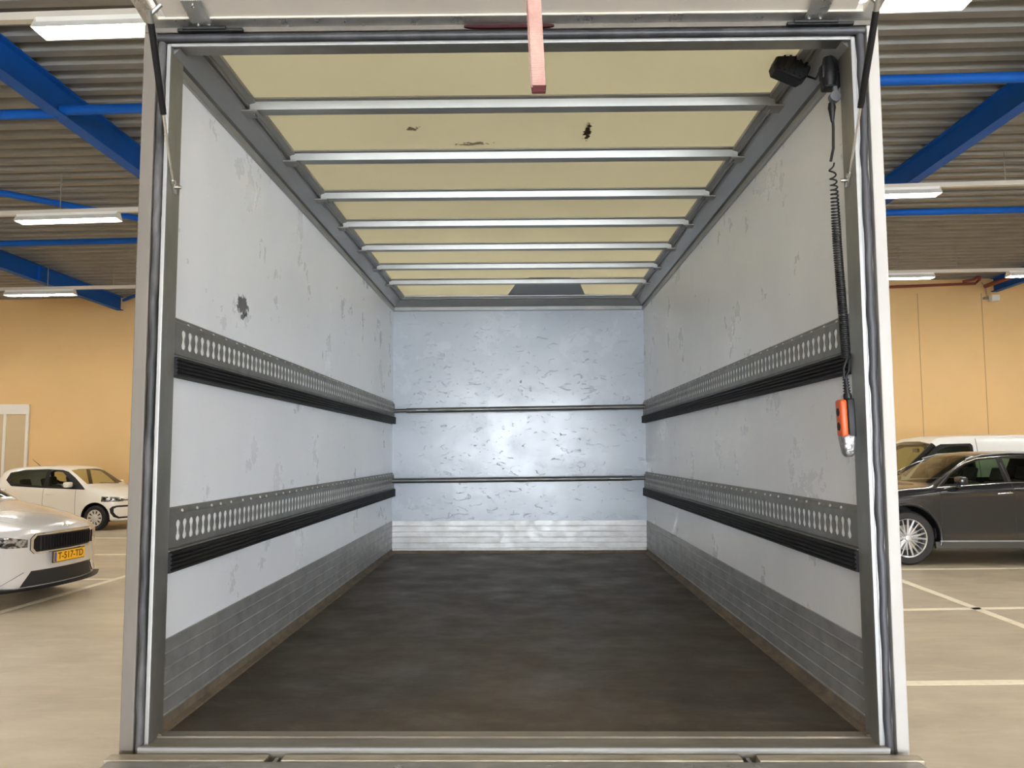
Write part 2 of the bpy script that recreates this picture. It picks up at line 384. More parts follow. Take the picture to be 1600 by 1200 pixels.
def tie(x0, x1, y, dz, label, r=.055):
    g = MB().tube([(x0, y, roofz(x0)-dz), (x1, y, roofz(x1)-dz)], r, 12).build('tie_pipe', 'blue', smooth=True)
    tag(g, label, 'pipe', 'blue tie pipes under the roof')
def zt_for(x, y, Y): return roofz(at(x, y, Y=Y).x)-at(x, y, Y=Y).z
for x0, x1, px, py, Y, lb in ((-10.10, -5.10, 60, 178, 8.6, 'blue tie pipe at upper left, outside the nearest left roof beam'),
        (-5.05, -.5, 190, 170, 8.6, 'blue tie pipe between the nearest left roof beam and the truck'),
        (-17.8, -10.22, 115, 378, 14.1, 'blue tie pipe running off beyond the far left roof beam'),
        (-10.10, -5.10, 115, 378, 14.1, 'thin blue tie pipe below the second left tube lamp'),
        (.5, 5.70, 1450, 124, 8.1, 'blue tie pipe high on the right between truck and roof beam'),
        (5.75, 11.87, 1490, 123, 8.1, 'blue tie pipe high on the right, outside the nearest roof beam'),
        (5.75, 11.87, 1490, 330, 12.7, 'blue tie pipe on the right below the second tube lamp')):
    tie(x0, x1, Y, zt_for(px, py, Y), lb)
def under_roof(x, y, d):
    Y = 5.0
    while at(x, y, Y=Y).z < roofz(at(x, y, Y=Y).x)-d: Y += .02
    return at(x, y, Y=Y)
g = MB().tube([under_roof(-60, 290, .09), under_roof(232, 344, .09)], .05, 10).build('diagonal_brace', 'blue', smooth=True)
tag(g, 'slanting blue brace above the second left tube lamp', 'brace')

# red sprinkler pipe and wall sensor at right
g = MB().tube([at(1376, 449, Y=WY-.1), at(1524, 443, Y=WY-.1), at(1530, 437, Y=WY-.15), at(1531, 430, Y=WY-.4), at(1522, 437, Y=WY-.5), at(1505, 440, Y=WY-.5)], .035, 8)
tag(g.build('wall_pipe', 'pipe_red', smooth=True), 'thin rusty red pipe running along the top of the wall at right', 'pipe')
g = MB().tube([(11.6, 6, roofz(11.6)-.2), (11.6, WY-.2, roofz(11.6)-.22)], .05, 10)
tag(g.build('sprinkler_pipe', 'pipe_red', smooth=True), 'red pipe running alongside the far right blue beam', 'pipe')
root = empty('wall_sensor', at(1547, 467, Y=WY-.05)); tag(root, 'small grey box sensor on a bracket high on the right wall', 'sensor')
c = at(1553, 466, Y=WY-.15)
MB().box(c-Vector((.10, .1, .08)), c+Vector((.10, .08, .08)), .02).build('sensor_housing', 'white', root)
c2 = at(1542, 466, Y=WY-.05)
MB().box(c2-Vector((.08, .05, .03)), c2+Vector((.09, .05, .03)), .01).build('bracket', 'galv', root)
MB().tube([c2+Vector((0, 0, .03)), at(1541, 452, Y=WY-.03), at(1534, 441, Y=WY-.03)], .012, 6).build('cable_conduit', 'galv_light', root)

# tube lamps on tracks
TRK = [(6.24, 5.155, .0227), (11.3, 5.154, .0226), (16.75, 5.155, .0125), (1.05, 5.155, .02), (-4.15, 5.155, .02), (-9.35, 5.155, .02)]
def lamp_proto():
    root = empty('tube_lamp', (0, 0, 0))
    MB().prism([(-.035, .03), (.035, .03), (.045, .075), (-.045, .075)], 0, 1.45, 'X').build('lamp_housing', 'white', root)
    prof = [(.038*math.cos(a), -.012+.034*math.sin(a)) for a in [PI, PI*1.2, PI*1.4, PI*1.6, PI*1.8, 2*PI]]
    MB().prism(prof+[(.034, .024), (-.034, .024)], .03, 1.42, 'X').build('diffuser', 'lamp', root)
    for sy in (-1, 1):
        MB().prism([(sy*.036, .034), (sy*.105, -.042), (sy*.108, -.040), (sy*.040, .038)], 0, 1.45, 'X').build('reflector', 'white', root)
    for x in (-.004, 1.45): MB().prism([(-.045, .072), (.045, .072), (.108, -.038), (-.108, -.038)], x, x+.004, 'X').build('end_cap', 'white', root)
    return root
proto = lamp_proto(); used = [False]
def put_lamp(x, row, label, group):
    Y, z0, k = TRK[row]
    if not used[0]: o = proto; used[0] = True
    else:
        o = proto.copy(); C.objects.link(o)
        for ch in proto.children:
            c = ch.copy(); C.objects.link(c); c.parent = o
    o.location = (x, Y, z0+k*(x+.72)); o.rotation_euler = (0, -math.atan(k), 0)
    tag(o, label, 'lamp', group)
seen = {(0, -3.87): 'large tube lamp nearest the truck at upper left', (0, 2.17): 'tube lamp cut by the top edge at right of the truck',
        (1, -7.2): 'tube lamp left of the truck in the second row', (1, 4.5): 'tube lamp right of the truck in the second row',
        (2, -10.87): 'small tube lamp at far left just above the ochre wall', (2, 7.15): 'tube lamp beside the right truck post above the red wall pipe',
        (2, 10.15): 'tube lamp at the right edge in the farthest row'}
rows = {0: [-12.95, -9.92, -6.9, -3.87, -.85, 2.17, 5.2, 8.2, 11.2], 1: [-16.3, -13.3, -10.25, -7.2, -4.15, -1.1, 1.5, 4.5, 7.75, 10.8, 13.8],
        2: [-16.9, -13.9, -10.87, -7.8, -4.75, -1.7, 1.3, 4.2, 7.15, 10.15, 13.2]}
for r in (3, 4, 5): rows[r] = [-12.95, -9.92, -6.9, -3.87, -.85, 2.17, 5.2, 8.2, 11.2]
for r, xs in rows.items():
    for x in xs:
        if (r, x) in seen: put_lamp(x, r, seen[(r, x)], 'tube lamps beside the truck')
        else: put_lamp(x, r, 'tube lamp hanging out of sight over the hall', 'tube lamps out of sight')
trk_l = ['cream lamp track nearest the camera, crossing above the truck', 'cream lamp track carrying the second row of tube lamps', 'cream lamp track in the farthest row near the wall']
for r, (Y, z0, k) in enumerate(TRK):
    root = empty('lamp_track', (0, Y, z0)); tag(root, trk_l[r] if r < 3 else 'cream lamp track out of sight over the hall', 'lamp track', 'lamp tracks')
    zz = lambda x: z0+k*x
    g = MB(); q = [(-.035, .08), (.035, .08), (.035, .145), (-.035, .145)]
    A = [g.v((-17, Y+p[0], zz(-17)+p[1])) for p in q]; B = [g.v((17, Y+p[0], zz(17)+p[1])) for p in q]
    for i in range(4): g.bm.faces.new((A[i], A[(i+1) % 4], B[(i+1) % 4], B[i]))
    g.bm.faces.new(A); g.bm.faces.new(B); g.build('track_channel', 'track', root)
    if r < 3:
        rods = {0: (-5.0, 4.2), 1: (-8.6, -6.6, 6.9), 2: (-10.0, -8.6, 7.9, 9.1, 12.3)}[r]
        for x in rods: MB().tube([(x, Y, zz(x)+.14), (x, Y, roofz(x))], .008, 6).build('threaded_rod', 'galv', root)

# painted lines on the floor
def line(p, q, wd, label, grp='white parking lines'):
    p = Vector(p); q = Vector(q); p.z = q.z = 0.001; d = (q-p).normalized(); n = Vector((-d.y, d.x, 0))*wd/2
    g = MB().slab([p-n, q-n, q+n, p+n], (0, 0, 1), .002).build('parking_line', 'white_paint'); tag(g, label, 'floor marking', grp)
def gp(x, y): return at(x, y, Z=0)
def ext(a, b_, s0=0, s1=1):
    a = gp(*a); b_ = gp(*b_); return a+(b_-a)*s0, a+(b_-a)*s1
line(*ext((0, 957), (205, 898), -1.5, 1.9), .10, 'long white line passing in front of the silver car')
line(*ext((90, 905.5), (200, 905), -2.2, .8), .10, 'white line just behind the silver car')
line(*ext((120, 867), (205, 866.5), -2, .98), .10, 'white line between silver car and white hatchback, nearer one')
line(*ext((135, 840.5), (205, 841), -2, .9), .10, 'white line just in front of the white hatchback wheel')
line(*ext((1395, 890), (1600, 888), -.01, 1.6), .10, 'white line along the side of the dark grey car')
line(*ext((1400, 904), (1600, 979), -.15, 1.3), .10, 'slanting white line on the right floor')
line(*ext((1400, 953), (1600, 950), -.02, 1.6), .10, 'white line crossing the slanting line at right')
line(*ext((1405, 1068), (1600, 1066), -.02, 2.0), .11, 'nearest broad white line at lower right')

# ================================================================== TRUCK  (z written for a camera at 1.80, hence DZ)
DZ = -.15
truck = empty('box_truck', (0, 4.5, 0)); tag(truck, 'white box truck seen into its empty cargo hold with raised rear flap', 'truck')
def T(): return MB(DZ)
def tat(x, y, **k):
    if 'Z' in k: k['Z'] += DZ
    p = at(x, y, **k); p.z -= DZ; return p
YN, YF, ZF = 2.449, 6.726, .98
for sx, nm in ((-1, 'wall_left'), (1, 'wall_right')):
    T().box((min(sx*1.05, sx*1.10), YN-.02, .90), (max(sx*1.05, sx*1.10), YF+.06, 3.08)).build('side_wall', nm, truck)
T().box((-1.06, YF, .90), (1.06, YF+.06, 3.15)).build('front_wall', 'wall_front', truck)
T().box((-1.08, YN, .90), (1.08, YF+.02, ZF)).build('load_floor', 'cargo_floor', truck)
# kick plates with raised lines
def kick_prof(t):
    zs = [ZF, 1.02, 1.065, 1.11, 1.155, 1.20]; prof = [(0, ZF-.01), (t, ZF-.01)]
    for z in zs[1:]: prof += [(t, z-.006), (t+.003, z-.003), (t+.003, z+.001), (t, z+.003)]
    prof += [(t, 1.241), (0, 1.241)]; return prof
for sx in (-1, 1):
    pr = [(sx*(1.052-a), z) for a, z in kick_prof(.008)]
    T().prism(pr, YN, YF-.001, 'Y').build('kick_plate', 'kick', truck)
    T().prism([(sx*1.046, ZF-.005), (sx*1.018, ZF-.005), (sx*1.020, ZF+.006), (sx*1.040, ZF+.010), (sx*1.044, ZF+.035), (sx*1.046, ZF+.035)], YN-.03, YF, 'Y').build('floor_angle', 'dirty_edge', truck)
T().prism([(YF+.002-a, z) for a, z in kick_prof(.008)], -1.045, 1.045, 'X').build('kick_plate', 'kick_front', truck)
T().prism([(YF-.005, ZF-.005), (YF-.035, ZF-.005), (YF-.03, ZF+.006), (YF-.012, ZF+.014), (YF-.005, ZF+.022)], -1.045, 1.045, 'X').build('floor_angle', 'dirty_edge', truck)
# roof sheet
T().box((-1.10, YN-.07, 3.100), (1.10, YF+.06, 3.104)).build('roof_sheet', 'roof', truck)
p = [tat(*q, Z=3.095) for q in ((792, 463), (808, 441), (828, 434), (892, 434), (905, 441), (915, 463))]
MT['roof_plate'] = simple('roof_plate_grey', (.30, .31, .31), .5)  # thin plate of even grey just under the roof sheet
T().slab([Vector((q.x, min(q.y, YF-.03), 3.0955)) for q in p], (0, 0, 1), .003).build('roof_grey_plate', 'roof_plate', truck)
# roof rails (cove profiles)
cp = [(0, 2.985), (.010, 2.985), (.013, 2.990), (.013, 3.012), (.006, 3.014), (.006, 3.020), (.020, 3.022), (.028, 3.030), (.062, 3.066), (.070, 3.069), (.066, 3.076), (.068, 3.080), (.078, 3.074), (.084, 3.076), (.084, 3.082), (.106, 3.088), (.108, 3.099), (0, 3.099)]
for sx in (-1, 1): T().prism([(sx*(1.05-a), z) for a, z in cp], YN-.07, YF, 'Y').build('roof_rail', 'cove', truck)
T().prism([(YF-a, z) for a, z in cp], -1.04, 1.04, 'X').build('roof_rail', 'alu_bright', truck)
# bows
for y in (2.905, 3.425, 3.955, 4.46, 4.985, 5.51, 6.02):
    bw = T().prism([(y-.050, 3.0995), (y-.050, 3.094), (y-.032, 3.092), (y-.026, 3.064), (y+.026, 3.064), (y+.032, 3.092), (y+.050, 3.094), (y+.050, 3.0995)], -.965, .965, 'X').build('roof_bow', 'bow', truck)
    for sx in (-1, 1):
        a, b2 = sorted((sx*.935, sx*1.0)); T().box((a, y-.035, 3.056), (b2, y+.035, 3.063), .002).box((min(sx*.95, sx*.955), y-.012, 3.05), (max(sx*.95, sx*.955), y+.012, 3.058)).build('bow_clip', 'galv', bw)
# slotted rails
def slot_outline(h, w1, w2):
    pts = []; n = 16
    for i in range(n+1):
        a = -PI/2+PI*i/n; z = h*math.sin(a); t = abs(math.sin(a)); ww = w2+(w1-w2)*min(1, (t/.55)**1.5)
        if t > .62: ww *= math.sqrt(max(0, 1-((t-.62)/.38)**2))
        pts.append((max(ww, .0005) if 0 < i < n else 0.0, z))
    right = pts; left = [(-a, z) for a, z in pts[::-1]][1:-1]
    return right+left
def slotted_rail(sx, ztop, zs0, zs1, zbot):
    t0, t1 = .006, .018; X1 = sx*(1.05-t1); X0 = sx*(1.05-t1+.003); zc = (zs0+zs1)/2; H = .042; pit = .05
    g = T(); y = YN+.045; ho = slot_outline((zs1-zs0)/2, .0155, .008)
    ycount = int((YF-.03-y)/pit)
    for k in range(ycount):
        yc = y+pit*(k+.5); outer = []
        hv = [g.v((X1, yc+a, zc+b_)) for a, b_ in ho]; hb = [g.v((X0, yc+a, zc+b_)) for a, b_ in ho]
        ov = []; side = []
        for a, b_ in ho:
            s = min((pit/2)/abs(a) if abs(a) > 1e-9 else 1e9, H/abs(b_) if abs(b_) > 1e-9 else 1e9)
            onx = abs(a)*H > abs(b_)*pit/2
            side.append(('R' if a > 0 else 'L') if onx else ('T' if b_ > 0 else 'B'))
            ov.append((a*s, b_*s))
        og = [g.v((X1, yc+a, zc+b_)) for a, b_ in ov]; n = len(ho)
        for i in range(n):
            j = (i+1) % n; f = [hv[i], hv[j], og[j]]
            if side[i] != side[j]:
                sy = pit/2*(1 if 'R' in (side[i], side[j]) else -1); sz = H*(1 if 'T' in (side[i], side[j]) else -1)
                f.append(g.v((X1, yc+sy, zc+sz)))
            f.append(og[i]); g.bm.faces.new(f); g.bm.faces.new((hv[i], hb[i], hb[j], hv[j]))
    ye = y+pit*ycount
    def bx(y0, y1, z0, z1, ta, tb): a, b_ = sorted((sx*(1.05-ta), sx*(1.05-tb))); g.box((a, y0, z0), (b_, y1, z1))
    bx(YN, y, zc-H, zc+H, t0, t1); bx(ye, YF-.002, zc-H, zc+H, t0, t1)
    # bent flanges above and below the slots
    for prof in ([(t1, zc+H), (t1, zc+H+.008), (t0+.004, zc+H+.014), (t0+.004, ztop-.004), (t0, ztop), (0, ztop), (0, zc+H)],
                 [(0, zbot), (t1+.006, zbot), (t1+.006, zbot+.004), (t0+.006, zbot+.006), (t0+.006, zc-H-.014), (t1, zc-H-.007), (t1, zc-H), (0, zc-H)]):
        g.prism([(sx*(1.05-a), z) for a, z in prof], YN, YF-.002, 'Y')
    bmesh.ops.remove_doubles(g.bm, verts=g.bm.verts, dist=1e-5)
    nf = len(g.bm.faces)
    a, b_ = sorted((sx*1.0495, sx*(1.05-t1+.0035))); rnd = random.Random(int(ztop*100)+sx)
    yy = YN+.02
    while yy < YF-.05:
        for z in (ztop-.014, zbot+.014):
            c = Vector((sx*(1.05-.011), yy+rnd.uniform(-.02, .02), z)); g.lathe([(0, .004), (.0045, .0028), (.006, -.001)], c, (-sx, 0, 0), 8)
        yy += .105
    o = g.build('slotted_rail', 'slotrail', truck); o.data.materials.append(MT['rivet'])
    for p in list(o.data.polygons)[nf:]: p.material_index = 1
    T().box((a, YN+.03, zc-H+.003), (b_, YF-.01, zc+H-.003)).build('backing_strip', 'slot_white', o)
    return o
def bumper_strip(sx, z0, z1):
    n = 5; h = (z1-z0)/n; prof = [(0, z0), (.024, z0+.002)]
    for i in range(n): prof += [(.032, z0+i*h+.004), (.032, z0+(i+1)*h-.004), (.026, z0+(i+1)*h)]
    prof[-1] = (.024, z1-.001); prof += [(0, z1)]
    T().prism([(sx*(1.05-a), z) for a, z in prof], YN, YF-.004, 'Y').build('bumper_strip', 'rubber', truck)
for sx in (-1, 1):
    slotted_rail(sx, 2.223, 2.125, 2.187, 2.097); bumper_strip(sx, 2.036, 2.096)
    slotted_rail(sx, 1.636, 1.533, 1.597, 1.506); bumper_strip(sx, 1.440, 1.505)
# rear posts
for sx in (-1, 1):
    def bx(g, x0, x1, y0, y1, z0, z1, bev=0): a, b_ = sorted((sx*x0, sx*x1)); g.box((a, y0, z0), (b_, y1, z1), bev); return g
    g = T(); bx(g, 1.034, 1.075, 2.372, YN, .945, 3.045); bx(g, 1.072, 1.112, 2.385, 2.52, .945, 3.14)
    post = g.build('rear_post', 'galv', truck)
    g = T(); bx(g, 1.030, 1.0345, 2.364, YN, .955, 3.041); g.build('inner_face', 'galv', post)
    g = T(); bx(g, 1.030, 1.042, 2.357, 2.366, .955, 3.045, .002)
    if sx > 0: bx(g, 1.044, 1.049, 2.362, 2.372, .955, 3.045, .001)
    g.build('edge_trim', 'alu_bright', post)
    g = T(); bx(g, 1.078 if sx > 0 else 1.073, 1.113, 2.356, 2.386, .945, 3.12, .004); g.build('outer_flange', 'galv_light' if sx > 0 else 'post_dull', post)
    rnd = random.Random(sx+5); pts = []
    for i in range(45):
        z = .95+i*(3.07-.95)/44; pts.append((sx*(1.0585+rnd.uniform(-.002, .002)+(0 if z < 2.75 else .0)), 2.366+rnd.uniform(-.001, .001), z))
    T().tube(pts, [.0135+rnd.uniform(-.002, .001) for _ in pts], 10).build('door_seal', 'seal' if sx > 0 else 'seal_worn', post, smooth=60)
# header
g = T().box((-1.075, 2.372, 3.046), (1.075, 2.43, 3.098)); hd = g.build('rear_header', 'galv', truck)
T().box((-1.03, 2.364, 3.041), (1.03, 2.425, 3.046)).build('lower_face', 'galv', hd)
T().box((-1.03, 2.357, 3.036), (1.03, 2.366, 3.046), .002).build('edge_trim', 'alu_bright', hd)
T().tube([(-1.07, 2.358, 3.062), (1.07, 2.358, 3.062)], .0125, 12).build('header_seal', 'seal', hd, smooth=60)
T().box((-1.11, 2.352, 3.078), (1.11, 2.38, 3.14), .003).build('upper_beam', 'post_dull', hd)
# red marker lamp on the header
g = T(); L_, R_ = tat(725, 44, Y=2.35), tat(866, 44, Y=2.35)
pr = []
for i in range(24):
    a = 2*PI*i/24; ca, sa = math.cos(a), math.sin(a)
    pr.append(((L_.x+R_.x)/2+(R_.x-L_.x)/2*(abs(ca)**.35)*(1 if ca > 0 else -1), 3.084+.0065*(abs(sa)**.8)*(1 if sa > 0 else -1)))
g.prism([(a, z) for a, z in pr], 2.344, 2.353, 'Y').build('marker_lamp', 'red_lens', truck)
# raised rear flap
HY, HZ, TA = 2.352, 3.094, math.radians(13)
def fl(x, s, n=0): # s along the flap from the hinge, n below it
    return Vector((x, HY-s*math.cos(TA)-n*math.sin(TA), HZ+s*math.sin(TA)-n*math.cos(TA)))
def fbox(g, x0, x1, s0, s1, n0, n1):
    vs = [g.v(fl(x, s, n)) for x in (x0, x1) for s in (s0, s1) for n in (n0, n1)]
    for f in ((0, 1, 3, 2), (4, 6, 7, 5), (0, 4, 5, 1), (2, 3, 7, 6), (0, 2, 6, 4), (1, 5, 7, 3)): g.bm.faces.new([vs[i] for i in f])
    return g
FL = 1.22
g = T(); fbox(g, -1.03, 1.03, .02, FL-.02, -.022, -.002); flap = g.build('rear_flap', 'flap', truck)
g = T(); fbox(g, -1.10, 1.10, 0, .036, -.03, .002); fbox(g, -1.10, 1.10, FL-.04, FL, -.03, .002)
for sx in (-1, 1): a, b_ = sorted((sx*1.055, sx*1.10)); fbox(g, a, b_, .036, FL-.04, -.03, .002)
g.build('flap_frame', 'alu', flap)
g = T(); fbox(g, -1.055, 1.055, .036, .040, -.004, .004)
for sx in (-1, 1): a, b_ = sorted((sx*1.051, sx*1.055)); fbox(g, a, b_, .04, FL-.04, -.004, .004)
g.build('bead', 'track', flap)
for x0, x1, sk in ((-.955, -.895, -.03), (.885, .945, .03)):
    g = T(); A = [fl(x0, .115, .0035), fl(x1, .115, .0035), fl(x1-sk*.0+.0, .002, .0035), fl(x0, .002, .0035)]
    hb = g.slab([p-Vector((0, 0, .004)) for p in A], (0, 0, 1), .004).build('hinge_bracket', 'alu', flap)
    g = T()
    for xx, s in ((x0+.015, .012), (x1-.012, .012), ((x0+x1)/2, .095)):
        g.lathe([(0, .005), (.0055, .004), (.0055, 0)], fl(xx, s, .0075), fl(0, 0, 1)-fl(0, 0, 0), 10)
    g.build('bolts', 'chrome', hb, smooth=50)
    g = T().box((x0-.05, 2.337, 3.074), (x1+.09, 2.351, 3.084), .003).tube([(x0-.03, 2.335, 3.082), (x1+.04, 2.335, 3.082)], .006, 8); g.build('hinge_mechanism', 'dark', truck)
# gas struts
for sx, pt, pm, pb in ((-1, (234, 24), (250, 174), (271, 293)), (1, (1371, 5), (1344, 163), (1326, 282))):
    B_ = tat(*pb, X=sx*1.026); Tp = tat(*pt, Y=2.10)
    dz_ = (Tp-B_)
    def tofit(px):  # point along the strut line seen nearest that position
        best = min((abs((tat(px[0], px[1], Y=(B_+dz_*k).y)-(B_+dz_*k)).length), k) for k in [i/200 for i in range(201)]); return B_+dz_*best[1]
    Mp = tofit(pm)
    g = T().tube([Mp-dz_.normalized()*.01, Mp+dz_.normalized()*.005], .009, 12).tube([Mp, Tp-dz_.normalized()*.02], .0095, 14); st = g.build('gas_strut', 'plastic', truck, smooth=50)
    T().tube([B_+dz_.normalized()*.012, Mp], .0038, 10).build('piston_rod', 'steel_rod', st, smooth=60)
    g = T().lathe([(0, -.02), (.007, -.02), (.007, .01), (.0095, .012), (.0095, .024), (0, .024)], B_, dz_.normalized(), 12).tube([B_+Vector((-.024, 0, 0)), B_+Vector((.024, 0, 0))], .0055, 10)
    g.lathe([(0, -.006), (.011, -.006), (.011, .006), (0, .006)], B_+Vector((sx*.016, 0, 0)), 'X', 6)
    g.build('lower_joint', 'chrome', st, smooth=40)
    g = T().lathe([(0, -.03), (.008, -.03), (.008, .012), (0, .014)], Tp, dz_.normalized(), 12).tube([Tp, Tp+Vector((-sx*.03, 0, .03))], .006, 8); g.build('upper_joint', 'galv', st, smooth=40)
# sill
T().prism([(2.325, .940), (2.325, .978), (2.331, .981), (2.335, .978), (2.41, .979), (2.414, .983), (2.418, .980), (YN+.004, .984), (YN+.004, .94)], -1.045, 1.045, 'X').build('door_sill', 'sill', truck)
T().prism([(2.3235, .974), (2.3235, .981), (2.3275, .983), (2.331, .981), (2.331, .974)], -1.045, 1.045, 'X').build('sill_lip', 'alu_bright', truck)
# tail-lift platform
g = T().box((-1.10, 1.0, .90), (1.10, 2.268, .966), .004); plat = g.build('tail_lift_platform', 'platform', truck)
g = T()
for a, b_ in ((-1.115, -.672), (-.628, .628), (.672, 1.115)):
    g.box((a, 2.272, .925), (b_, 2.317, .968), .003)
g.box((-1.115, 2.270, .90), (1.115, 2.310, .924)); g.build('hinge_edge', 'platform_edge', plat)
for x in (-.65, .65):
    g = T().box((x-.006, 2.273, .925), (x+.006, 2.322, .958), .003).tube([(x-.02, 2.30, .945), (x+.02, 2.30, .945)], .006, 8); g.build('hinge_pin', 'galv', plat)
g = T()
for x in (-.85, -.775, -.655, .47, .585, .655, -.3, .1): g.lathe([(0, .0015), (.011, .0015), (.0125, 0)], (x, 2.238, .966), 'Z', 16).box((x-.005, 2.236, .9672), (x+.005, 2.240, .9682))
g.build('plate_bolts', 'galv', plat)
# underframe and rear axle wheels
T().box((-.45, 2.5, .62), (-.37, YF, .89)).box((.37, 2.5, .62), (.45, YF, .89)).box((-1.0, 2.55, .82), (1.0, 2.65, .90)).box((-1.0, 4.4, .82), (1.0, 4.5, .90)).box((-1.0, 6.3, .82), (1.0, 6.4, .90)).build('chassis_frame', 'dark', truck)
for sx in (-1, 1):
    wob = MB().lathe([(0, -.10), (.20, -.10), (.22, -.12), (.32, -.12), (.345, -.09), (.345, .09), (.32, .12), (.22, .12), (.20, .07), (0, .07)], (sx*.83, 4.5, .345), 'X', 36).build('rear_wheel', 'tyre', truck, smooth=40)
# work lamp
wl = tat(1233, 108, Y=2.62)
c = wl; root_l = T()
rz = Matrix.Rotation(math.radians(24), 3, 'Y')
g = T()
oc = [(-.058, .018), (-.040, .040), (.040, .040), (.060, .022), (.060, -.020), (.045, -.040), (-.045, -.040), (-.058, -.022)]
def ov(p, y): q = rz @ Vector((p[0], 0, p[1])); return c+q+Vector((0, y, 0))
A = [g.v(ov((p[0]*.93, p[1]*.93), -.035)) for p in oc]; A2 = [g.v(ov(p, -.028)) for p in oc]; B1 = [g.v(ov(p, .02)) for p in oc]; B2 = [g.v(ov((p[0]*.8, p[1]*.8), .035)) for p in oc]
for P_, Q_ in ((A, A2), (A2, B1), (B1, B2)):
    for i in range(8): g.bm.faces.new((P_[i], P_[(i+1) % 8], Q_[(i+1) % 8], Q_[i]))
g.bm.faces.new(A[::-1]); g.bm.faces.new(B2)
for i in range(5):
    x = -.035+i*.018; a0 = ov((x, -.032), -.04)
    vs = [g.v(ov((x+dx, zz), yy)) for dx in (-.003, .003) for zz in (-.03, .03) for yy in (-.043, -.03)]
    for f in ((0, 1, 3, 2), (4, 6, 7, 5), (0, 4, 5, 1), (2, 3, 7, 6), (0, 2, 6, 4), (1, 5, 7, 3)): g.bm.faces.new([vs[k] for k in f])
wlo = g.build('work_lamp', 'plastic', truck)
a = tat(1222, 84, Y=2.62); b_ = tat(1285, 96, Y=2.62); c_ = tat(1275, 84, Y=2.62)
T().slab([c+Vector((-.02, -.004, .045)), c+Vector((.02, -.004, .03)), Vector((.99, 2.616, 3.045)), Vector((.99, 2.616, 3.066)), Vector((.88, 2.616, 3.066))], (0, 1, 0), .005).build('lamp_bracket', 'galv', wlo)
# socket box beside the right post
s0 = tat(1297, 112, Y=2.47)
g = T().lathe([(0, .045), (.016, .045), (.019, .03), (.024, .0), (.026, -.02), (.020, -.05), (0, -.05)], s0+Vector((-.004, .0, 0)), 'Z', 16)
g.box(s0+Vector((-.03, -.015, -.025)), s0+Vector((.0, .02, .02)), .006)
g.box(tat(1281, 146, Y=2.50), tat(1314, 111, Y=2.455), .009, 3)
so = g.build('power_socket', 'plastic', truck, smooth=40)
k0 = tat(1304, 152, Y=2.445)
T().lathe([(0, .012), (.016, .012), (.0175, .008), (.0175, -.008), (0, -.008)], k0, (0, -1, 0), 20).box(k0+Vector((-.006, -.011, .01)), k0+Vector((.006, .0, .032)), .002).build('socket_cap', 'plastic_grey', so, smooth=40)
T().tube([s0+Vector((-.018, 0, .03)), tat(1297, 88, Y=2.47), tat(1306, 82, Y=2.47), tat(1309, 74, Y=2.47)], .004, 8).build('supply_cable', 'plastic', so, smooth=60)
T().tube([s0+Vector((.012, -.002, .085)), s0+Vector((.012, -.002, -.0)), s0+Vector((.006, 0, -.05))], [.004, .015, .012], 10).build('plug_body', 'plastic', so, smooth=60)
T().tube([c+Vector((.05, .02, -.01)), c+Vector((.08, -.02, -.045)), s0+Vector((-.028, 0, .01))], .0035, 8).build('lamp_cable', 'plastic', wlo, smooth=60)

# ------------------------------------------------------------------ things in the truck
# load bars
def loadbar(p0, p1, thin_left, label):
    p0 = tat(*p0, Y=6.62); p1 = tat(*p1, Y=6.62); p0.x = -1.03; p1.x = 1.03
    root = empty('load_bar', (p0.x, p0.y, p0.z+DZ)); tag(root, label, 'load bar', 'telescopic load bars across the front wall')
    d = p1-p0
    k0, k1 = (.055, 1) if thin_left else (0, .945)
    A, B_ = p0+d*k0, p0+d*k1
    T().tube([A, B_], .0205, 16).build('outer_tube', MT['bar'], root, smooth=50)
    a, b_ = (p0, A) if thin_left else (B_, p1)
    T().tube([a, b_], .0155, 14).build('inner_tube', MT['bar'], root, smooth=50)
    e = A if thin_left else B_
    s = 1 if thin_left else -1
    T().box(e+Vector((s*.07, -.024, .0)) - Vector((.0, 0, 0)), e+Vector((s*.07+.11*s if s > 0 else s*.07, 0, 0))+Vector((0, -.019, .008))) if False else None
    q = e+d.normalized()*s*.13
    T().box(q+Vector((-.05, -.026, -.004)), q+Vector((.05, -.018, .005)), .002).build('release_catch', 'alu_bright', root)
    for q in (p0, p1): T().box(q+Vector((-.012, -.012, -.014)), q+Vector((.012, .012, .014)), .003).build('end_fitting', 'galv', root)
MT['bar'] = simple('dull_grey_steel_tube', (.15, .15, .145), .38, .7, (.11, .11, .10), 8, rvar=.1)
loadbar((612, 642), (1008, 635.5), True, 'upper grey telescopic load bar across the front wall of the cargo hold')
loadbar((611, 751.5), (1012, 747), False, 'lower grey telescopic load bar across the front wall of the cargo hold')
